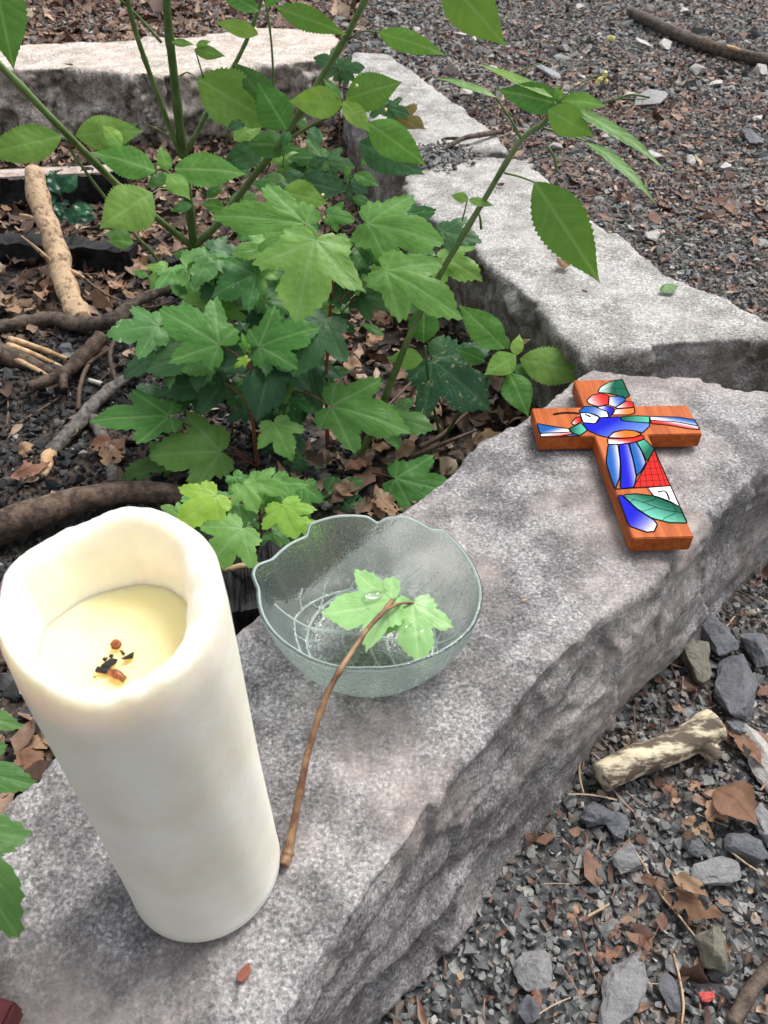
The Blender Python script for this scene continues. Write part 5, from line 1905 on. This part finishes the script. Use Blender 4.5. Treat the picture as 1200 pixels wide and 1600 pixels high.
for k, (pts, r, lab) in enumerate([
    ([(0, 680), (40, 655), (95, 620)], 0.0030, 'thin brown twig lying diagonally over the charcoal'),
    ([(10, 668), (13, 640), (9, 600)], 0.0022, 'thin upright twig at the edge of the charcoal'),
    ([(205, 665), (212, 690), (222, 705)], 0.0030, 'short brown twig below the left maple leaf'),
    ([(125, 430, .02), (170, 462, .02), (228, 480, .02), (270, 470, .02)], 0.0024, 'thin dark twig running right of the debarked stick'),
    ([(150, 470, .01), (180, 440, .01), (205, 412, .01)], 0.0026, 'dark twig crossing the dry leaves behind the branch'),
    ([(160, 480, .0), (140, 470, .01), (120, 455, .01)], 0.0030, 'short dark twig in dry leaves beside the debarked stick foot'),
    ([(192, 590), (215, 560), (235, 520)], 0.0026, 'slim twig leaning towards the dark maple leaf'),
    ([(150, 600), (175, 578), (195, 560)], 0.0016, 'hair-thin twig above the snapped branch'),
    ([(590, 520, .01), (575, 500, .03), (560, 480, .05)], 0.0030, 'dark twig standing in the leaf litter below the maple'),
    ([(600, 640, .02), (640, 600, .03), (672, 560, .05)], 0.0024, 'reddish twig slanting up to the mined maple leaf'),
    ([(655, 700, .02), (690, 680, .02), (730, 645, .02)], 0.0040, 'dark stick in the litter beside the granite corner'),
    ([(640, 715, .01), (700, 690, .02), (745, 672, .02)], 0.0034, 'second dark stick in the litter against the granite corner'),
]):
    stick('thin_twig', pts, [r, r * 0.9, r * 0.6], M_TWIG, lab, seed=10 + k, rough=0.12, segs=8)
stick('log', [(-120, 870, 0.012), (-20, 832, 0.014), (60, 802, 0.016), (140, 778, 0.016), (210, 768, 0.014), (290, 776, 0.010), (340, 790, 0.006)], [0.022, 0.023, 0.021, 0.017, 0.015, 0.013, 0.011], M_OLDWOOD,
      'long smooth weathered log lying behind the candle', 'log', seed=9, rough=0.10, segs=18, n=60)


def beam(name, a, b, w, h, label, top_mat=None, seed=0, tilt=0.0):
    """A sawn timber charred in the fire."""
    a, b = np.asarray(a, float), np.asarray(b, float)
    d = unit(b - a)
    s = unit(np.cross(d, [0, 0, 1.0]))
    u = np.cross(s, d)
    bm = bmesh.new()
    n, m = 40, 5
    ring = []
    prof = [(-w / 2, -h / 2), (0, -h / 2), (w / 2, -h / 2), (w / 2, 0), (w / 2, h / 2), (0, h / 2), (-w / 2, h / 2), (-w / 2, 0)]
    L = np.linalg.norm(b - a)
    vs = []
    for i in range(n + 1):
        c = a + d * L * i / n
        for (x, z) in prof:
            q = c + s * x + u * z
            k = 0.26 * min(w, h) * float(fbm(np.array([q * 40.0 + seed]), 3)[0])
            blk = 0.06 * min(w, h) * (1 if (random.random() < 0.22) else 0)
            vs.append(bm.verts.new(tuple(q + unit(s * x + u * z) * (k - blk))))
    K = len(prof)
    for i in range(n):
        for j in range(K):
            k = (j + 1) % K
            bm.faces.new((vs[i * K + j], vs[i * K + k], vs[(i + 1) * K + k], vs[(i + 1) * K + j]))
    bm.faces.new(vs[:K][::-1])
    bm.faces.new(vs[-K:])
    bmesh.ops.recalc_face_normals(bm, faces=bm.faces)
    me = bpy.data.meshes.new(name)
    bm.to_mesh(me)
    bm.free()
    me.materials.append(M_CHARWOOD)
    root = empty(name, a, label, 'timber', 'charred timbers in the bed')
    link('charred_wood', me, root)
    if top_mat:
        V = []
        e = 0.004
        ts = np.linspace(0.01, 0.99, 24)
        for i, t in enumerate(ts):
            c = a + d * L * t + u * (h / 2 + e)
            wv = 0.5 + 0.05 * math.sin(i * 1.7) + 0.04 * math.sin(i * 0.6)
            for x, z in ((-w * wv, -e * 1.5), (-w * wv * 0.94, 0.001), (w * 0.47, 0.001), (w * 0.5, -e * 1.5)):
                V.append(c + s * x + u * z)
        F = []
        for i in range(len(ts) - 1):
            for j in range(3):
                F.append((i * 4 + j, i * 4 + j + 1, (i + 1) * 4 + j + 1, (i + 1) * 4 + j))
        link('bare_wood', mesh_np('bare_wood', np.array(V), F, top_mat, False), root)
    return root


beam('charred_timber', at(-90, 302, z=-0.140), at(202, 288, z=-0.140), 0.050, 0.065, 'charred beam with a grey bare top in front of the back block', M_PLANKTOP, 1)
beam('charred_timber', at(-100, 384, z=-0.165), at(212, 405, z=-0.165), 0.05, 0.055, 'black charred beam behind the foot of the debarked stick', None, 2)
beam('charred_timber', at(238, 428, z=-0.165), at(298, 414, z=-0.165), 0.04, 0.05, 'short black beam end left of the tall balsam stem', None, 3)
beam('charred_timber', at(352, 455, z=-0.16), at(470, 420, z=-0.16), 0.055, 0.06, 'black beam end under the large maple leaf', None, 4)
bb = beam('charred_timber', at(250, 960, z=-0.12), at(455, 930, z=-0.12), 0.085, 0.07, 'black charred block with splintered edge between candle and bowl', None, 5)
stub(bb, at(345, 893, z=-0.085), at(408, 882, z=-0.083), 0.004, 0.0025, M_RAWWOOD, 'splinter')

# cigarette end and small things in the bed
p0, p1 = at(139, 594, z=ZI + 0.022), at(160, 600, z=ZI + 0.022)
c = empty('cigarette_end', p0, 'white cigarette end in the charcoal', 'litter')
tube('filter', [p0, p1], [0.0038, 0.0038], M_FILTER, c, n=6, segs=12)
tube('ash_tip', [p1, p1 + (p1 - p0) * 0.2], [0.0036, 0.003], M_BLACK, c, n=4, segs=12)
tag(link('rock', rock_mesh('rock', at(103, 545, z=ZI + 0.022), (0.017, 0.013, 0.009), M_ROCK_GREY, 301, 22, 0.1, sub=1)), 'smooth blue-grey pebble among the charred branches', 'rock')
tag(link('wood_chip', rock_mesh('wood_chip', at(288, 455, z=ZI + 0.035), (0.012, 0.005, 0.002), M_RAWWOOD, 302, 14, -0.3)), 'pale yellow wood chip beside the tall balsam stem', 'wood chip')
tag(link('wood_chip', rock_mesh('wood_chip', at(312, 665, z=ZI + 0.04), (0.004, 0.005, 0.020), M_RAWWOOD, 303, 14, 0.3)), 'broken stick end with pale tip under the middle maple', 'wood chip')

# ------------------------------------------------------------------ things lying on the path
def rock(x, y, wpx, hpx, mat, label, seed, rot=0.0, up=0.55, npts=18, sub=3, group='rocks on the gravel path', tilt=0.0, bevel=0.05, name='rock'):
    """wpx, hpx: size of the rock as measured (pixels)."""
    p = at(x, y, z=ZG + 0.008)
    t = (p - CAM) @ FW
    g_ = 1.12 if sub else 0.92
    w, h = g_ * wpx / FPX * t / 2, g_ * hpx / FPX * t / 2
    el = math.asin((H - ZG) / np.linalg.norm(p - CAM))
    dep = h / math.sin(el)
    hz = min(w, dep) * up
    p = p + np.array([0, 0, hz * 0.42])
    me = rock_mesh(name, p, (w, dep * 0.9, hz), mat, seed, npts, rot, bevel=bevel, sub=sub, tilt=tilt)
    return tag(link(name, me), label, 'rock', group)


rock(1085, 1035, 52, 66, M_ROCK_OLIVE, 'upright olive-brown rock beside the granite face', 401, 0.2, 0.8, 16)
rock(1108, 995, 62, 66, M_ROCK_GREY, 'blue-grey rock behind the olive rock', 402, 0.5)
rock(1148, 1082, 62, 118, M_ROCK_GREY, 'largest sharp grey rock with a pale ridge near the white stick', 403, -0.25, 0.7, 14)
rock(1180, 1020, 56, 48, M_ROCK_GREY, 'dark slate rock at the right above the sharp rock', 404, 0.3)
rock(1150, 1140, 36, 34, M_ROCK_GREY, 'small slate piece below the sharp grey rock', 405, 0.5)
rock(932, 1276, 52, 40, M_ROCK_GREY, 'rounded dark grey rock below the white barked stick', 406, 0.1, 0.6, 26)
rock(965, 1290, 36, 42, M_ROCK_GREY, 'flat slate chip leaning on the rounded grey rock', 407, -0.6, 0.4)
rock(978, 1345, 50, 46, M_ROCK_PALE, 'pale whitish rock in the open gravel', 408, 0.4, 0.5)
rock(1084, 1325, 30, 28, M_ROCK_GREY, 'small round grey stone right of the pale rock', 409, 0.0, 0.6, 26)
rock(1120, 1365, 86, 50, M_ROCK_PALE, 'broad flat pale rock beneath a torn brown leaf', 410, 0.2, 0.35)
rock(1112, 1486, 64, 66, M_ROCK_OLIVE, 'blocky olive-grey rock with faceted faces', 411, 0.3, 0.85, 14)
rock(975, 1548, 128, 56, M_ROCK_PALE, 'long lumpy light grey rock at the bottom', 412, 0.85, 0.6, 22)
rock(1048, 1553, 34, 58, M_ROCK_GREY, 'flat narrow grey stone next to the lumpy rock', 413, 0.1, 0.3, 24)
rock(1104, 1557, 26, 18, M_ROCK_RED, 'small red chip in the gravel', 414, 0.3, 0.5)
rock(1138, 1552, 24, 22, M_ROCK_PALE, 'small pale greenish pebble right of the red chip', 415, 0.0, 0.7, 26)
rock(835, 1520, 60, 70, M_ROCK_PALE, 'speckled pale grey rock half buried at the foot of the granite', 416, -0.5, 0.4)
rock(825, 1580, 36, 44, M_ROCK_GREY, 'grey rock below the speckled rock', 417, 0.2, 0.5)
rock(1195, 1195, 52, 120, M_ROCK_WHITE, 'large whitish rock cut by the right edge', 418, 0.1, 0.5, 20)
rock(1200, 1300, 40, 66, M_ROCK_PALE, 'light grey rock below the whitish rock', 419, 0.1, 0.6)
rock(1165, 1330, 60, 60, M_ROCK_GREY, 'dark grey angular rock between two dead leaves', 420, 0.8, 0.5)
rock(1052, 1508, 24, 34, M_ROCK_PALE, 'small light stone beside the lumpy rock tip', 421, 0.3, 0.5)
# pale stones on the far path
far = [(1018, 372, 30, 17), (728, 148, 24, 9), (1015, 160, 48, 24), (1090, 112, 30, 14), (868, 232, 26, 18), (1020, 246, 26, 14), (880, 78, 24, 14), (1132, 265, 26, 14), (1170, 218, 32, 26), (1078, 252, 20, 14),
       (1005, 68, 22, 12), (1040, 72, 26, 12), (855, 115, 30, 22), (1188, 112, 26, 12), (1185, 188, 22, 10), (982, 152, 22, 10), (720, 55, 14, 8), (740, 60, 12, 8), (905, 12, 16, 8), (1068, 18, 18, 8), (612, 22, 22, 9),
       (1135, 92, 16, 9), (922, 268, 16, 8), (1182, 350, 18, 9), (1000, 188, 14, 8), (945, 215, 14, 7), (838, 160, 18, 10), (812, 132, 16, 9), (770, 108, 14, 8), (1118, 132, 16, 12), (950, 300, 14, 9)]
desc = ['white stone lying alone on the gravel beside the pale block', 'thin white stone left of the leaning balsam tip', 'wide grey stone behind the leaning balsam', 'flat white stone below the fallen branch', 'white broken stone below the translucent balsam leaf',
        'white stone under the drooping leaf tip', 'grey white stone above the yellow flower', 'flat whitish stone out on the open gravel', 'dark upright grey stone near the right edge', 'small whitish stone left of the flat whitish stone']
for k, (x, y, w, h) in enumerate(far):
    mt = M_ROCK_GREY if k in (8,) else (M_ROCK_PALE if k in (2, 6, 12, 20) else M_ROCK_WHITE)
    if k < len(desc):
        rock(x, y, w, h, mt, desc[k], 500 + k, RNG.uniform(-1, 1), 0.6, 14, 0, 'pale stones on the far path')
    else:
        rock(x, y, w, h, mt, 'small pale stone on the far gravel', 500 + k, RNG.uniform(-1, 1), 0.6, 12, 0, 'small pale stones on the far path', name='small_stone')

# the white-barked stick, fallen branch and twigs
P = [at(938, 1215, z=ZG + 0.020), at(985, 1190, z=ZG + 0.022), at(1040, 1172, z=ZG + 0.022), at(1085, 1150, z=ZG + 0.023), at(1116, 1132, z=ZG + 0.026)]
ro = empty('barked_stick', P[0], 'short cream stick with flaking dark bark on the gravel', 'stick')
V, F = tube_data(P, [0.0145, 0.0160, 0.0155, 0.0165, 0.0185], n=60, segs=24, rough=0.12, seed=3)
link('wood', mesh_np('wood', V, F, M_PALEBARK), ro)
tube('knot', [P[3], P[3] + [0.012, -0.012, -0.004], P[3] + [0.018, -0.022, -0.008]], [0.012, 0.0105, 0.007], M_PALEBARK, ro, n=12, segs=14, rough=0.15)
P = [at(985, 18, z=ZG + 0.03), at(1040, 45, z=ZG + 0.03), at(1090, 66, z=ZG + 0.03), at(1150, 84, z=ZG + 0.03), at(1260, 108, z=ZG + 0.03)]
ro = empty('fallen_branch', P[0], 'dark fallen branch lying on the far gravel', 'branch')
tube('wood', P, [0.019, 0.022, 0.022, 0.021, 0.019], M_BARK, ro, n=40, segs=14, rough=0.15)
tube('bare_patch', [at(1130, 72, z=ZG + 0.043), at(1145, 76, z=ZG + 0.044), at(1158, 80, z=ZG + 0.043)], [0.006, 0.010, 0.005], M_RAWWOOD, ro, n=10, segs=8)
P = [at(690, 236, z=0.006), at(722, 217, z=0.012), at(755, 210, z=0.010), at(782, 206, z=0.004)]
ro = empty('twig', P[0], 'dark crooked twig lying across the joint of the side blocks', 'twig')
tube('wood', P, [0.004, 0.005, 0.0055, 0.005], M_BARK, ro, n=24, segs=8, rough=0.2)
tube('side_twig', [P[1], at(700, 216, z=0.008), at(690, 219, z=0.005)], [0.004, 0.003, 0.003], M_BARK, ro, n=8, segs=7, rough=0.2)
P = [at(1145, 1600, z=ZG + 0.012), at(1165, 1560, z=ZG + 0.014), at(1200, 1515, z=ZG + 0.014), at(1225, 1490, z=ZG + 0.014)]
ro = empty('twig', P[0], 'dark brown twig in the gravel beside the pale greenish pebble', 'twig')
tube('wood', P, [0.0060, 0.0062, 0.0060, 0.005], M_BARK, ro, n=24, segs=10, rough=0.15)
for k, (q, lab) in enumerate([(([(982, 1315), (1008, 1355), (1030, 1395), (1060, 1430), (1085, 1462)]), 'long dry leaf stalk running under the torn brown leaves'),
                              ([(1052, 1490), (1062, 1530), (1068, 1570), (1065, 1600)], 'dry straw beside the flat narrow grey stone'),
                              ([(918, 1432), (940, 1420), (952, 1412)], 'short straw in the gravel below the pale rock'),
                              ([(905, 1188), (906, 1215), (912, 1240)], 'thin grey stem against the granite foot'),
                              ([(1128, 988), (1138, 975), (1148, 963)], 'pale blade of straw on the blue-grey rock'),
                              ([(1135, 1325), (1160, 1345), (1185, 1362)], 'brown stalk by the light grey rock')]):
    P = [at(x, y, z=ZG + 0.013) for x, y in q]
    o = tube('dry_stalk', P, [0.0012, 0.0012, 0.0009], M_DEBARK, None, n=16, segs=6)
    tag(o, lab, 'stalk', 'dry stalks on the gravel')

# dead leaves on the gravel that can be told apart
dl = [(((1115, 1235), (1185, 1290)), 'dead', 1.0, 'large curled brown beech leaf by the whitish rock'),
      (((1105, 1282), (1150, 1232)), 'deadp', 0.75, 'torn tan leaf with holes beside the curled beech leaf'),
      (((1065, 1278), (1118, 1312)), 'deadp', 0.6, 'crumpled tan leaf fragment below the torn tan leaf'),
      (((1040, 1400), (1132, 1432)), 'dead', 0.62, 'broad brown leaf lying flat above the olive block'),
      (((1050, 1360), (1108, 1400)), 'deadp', 0.55, 'torn leaf lying over the broad pale rock'),
      (((1000, 1370), (1048, 1392)), 'dead', 0.45, 'narrow ochre leaf left of the broad pale rock'),
      (((1140, 1140), (1195, 1200)), 'dead', 0.4, 'dark brown folded leaf below the slate piece'),
      (((930, 1500), (975, 1480)), 'dead', 0.5, 'brown leaf scrap above the lumpy rock'),
      (((950, 1470), (972, 1440)), 'dead', 0.5, 'reddish leaf scrap in the middle of the gravel'),
      (((888, 1440), (905, 1410)), 'deadp', 0.5, 'bleached curled leaf scrap near the granite foot'),
      (((1000, 1500), (1018, 1465)), 'dead', 0.6, 'small maroon leaf scrap above the light stone'),
      (((1035, 1225), (1060, 1250)), 'dead', 0.6, 'reddish leaf scrap just below the white barked stick'),
      (((1075, 1220), (1095, 1250)), 'deadp', 0.5, 'tan jagged scrap right of the reddish scrap'),
      (((835, 1545), (845, 1575)), 'dead', 0.5, 'orange-brown leaf scrap on the speckled rock'),
      (((1190, 1580), (1215, 1545)), 'deadp', 0.6, 'tan leaf corner at the bottom right'),
      (((880, 420), (884, 404)), 'dead', 0.9, 'brown beech husk on the pale side block')]
for k, ((b_, t_), m_, w_, lab) in enumerate(dl):
    z_ = ZG + 0.014 if k != 15 else 0.006
    if k == 4: z_ = ZG + 0.026
    if k == 13: z_ = ZG + 0.022
    A, B = at(*b_, z=z_), at(*t_, z=z_ + 0.004)
    n_ = unit(np.array([LR.uniform(-0.2, 0.2), LR.uniform(-0.35, 0.05), 1]))
    rg = 0.0 if k in (0, 15) else LR.uniform(0.5, 1.0)
    o = leaf('ovate', A, B, n_, LM[m_], None, LR, w_, arch=LR.uniform(0.05, 0.15), cup=LR.uniform(-0.9, 0.4), wave=0.10, teeth=0.06, name='dead_leaf', ragged=rg)
    tag(o, lab, 'leaf', 'dead leaves on the gravel')
# green bits and chips on the blocks
o = leaf('ovate', at(1031, 455, z=0.006), at(1062, 446, z=0.008), np.array([0, -0.3, 1.0]), LM['bald'], None, LR, 0.55, name='fallen_leaf', cup=0.3)
tag(o, 'small curled green leaf fallen on the pale side block', 'leaf')
tag(link('bark_chip', rock_mesh('bark_chip', at(380, 1523, z=0.004), (0.009, 0.004, 0.0015), plain('red_bark', (0.20, 0.06, 0.035), 0.6), 611, 12, 0.9)), 'reddish bark chip on the granite in front of the candle', 'chip')
tag(link('bark_chip', rock_mesh('bark_chip', at(818, 937, z=0.003), (0.0035, 0.0016, 0.001), M_RAWWOOD, 612, 10, 0.1)), 'tiny orange wood flake between bowl and cross', 'chip')
tag(link('bark_chip', rock_mesh('bark_chip', at(108, 100, z=0.008), (0.018, 0.006, 0.003), M_BARK, 613, 10, -0.4)), 'dark sliver of bark on the back block', 'chip')
tag(link('bark_chip', rock_mesh('bark_chip', at(782, 288, z=0.006), (0.010, 0.006, 0.003), M_BARK, 614, 10, 0.2)), 'dark chip on the side block by the leaning stem', 'chip')
tag(link('bark_chip', rock_mesh('bark_chip', at(914, 455, z=0.005), (0.007, 0.003, 0.0015), M_TWIG, 615, 10, -0.5)), 'brown flake on the side block below the drooping leaf', 'chip')
# gravel patch washed onto the joint between the side blocks
P = []
for _ in range(220):
    x, y = 690 + RNG.normal(0, 26), 243 + RNG.normal(0, 9)
    P.append(at(x, y, z=0.004))
tag(scatter('gravel_patch', np.array(P), 0.006 * np.exp(RNG.normal(0, 0.3, len(P))), hull_shapes(6, 9, (0.4, 0.7), 91), M_GRAVEL, 0.5, RNG), 'dark gravel gathered on the joint of the side blocks', 'gravel', kind='stuff')

# large dry leaves in the litter that show singly
spots = [(608, 505), (640, 505), (660, 610), (700, 620), (655, 660), (690, 650), (720, 640), (640, 690), (600, 690), (575, 720), (560, 770), (590, 780), (540, 560), (560, 590), (575, 540), (555, 625), (600, 660), (740, 690),
         (40, 425), (20, 460), (75, 450), (100, 455), (15, 330), (10, 300), (150, 450), (170, 440), (200, 455), (245, 365), (265, 400), (250, 420), (225, 400), (60, 475), (30, 490), (140, 695), (50, 715), (160, 725), (15, 745),
         (380, 410), (350, 420), (540, 530), (565, 800), (450, 850), (330, 370), (60, 1150), (50, 1175), (30, 1160)]
for k, (x, y) in enumerate(spots):
    z_ = zb(x, y) + 0.020
    A = at(x, y, z=z_)
    a_ = LR.uniform(0, 2 * np.pi)
    L_ = LR.uniform(0.038, 0.062)
    B = A + np.array([math.cos(a_), math.sin(a_), LR.uniform(-0.1, 0.25)]) * L_
    o = leaf('ovate', A, B, unit(np.array([LR.normal(0, 0.3), LR.normal(-0.15, 0.3), 1])), LM['deadp' if k % 3 else 'dead'], None, LR, LR.uniform(0.5, 0.7), arch=LR.uniform(-0.1, 0.2), cup=LR.uniform(-1.4, 1.0), wave=0.14, teeth=0.05, name='dry_leaf', ragged=LR.uniform(0.2, 0.9))
    tag(o, 'curled dry brown leaf in the litter under the plants', 'leaf', 'dry leaves in the litter')
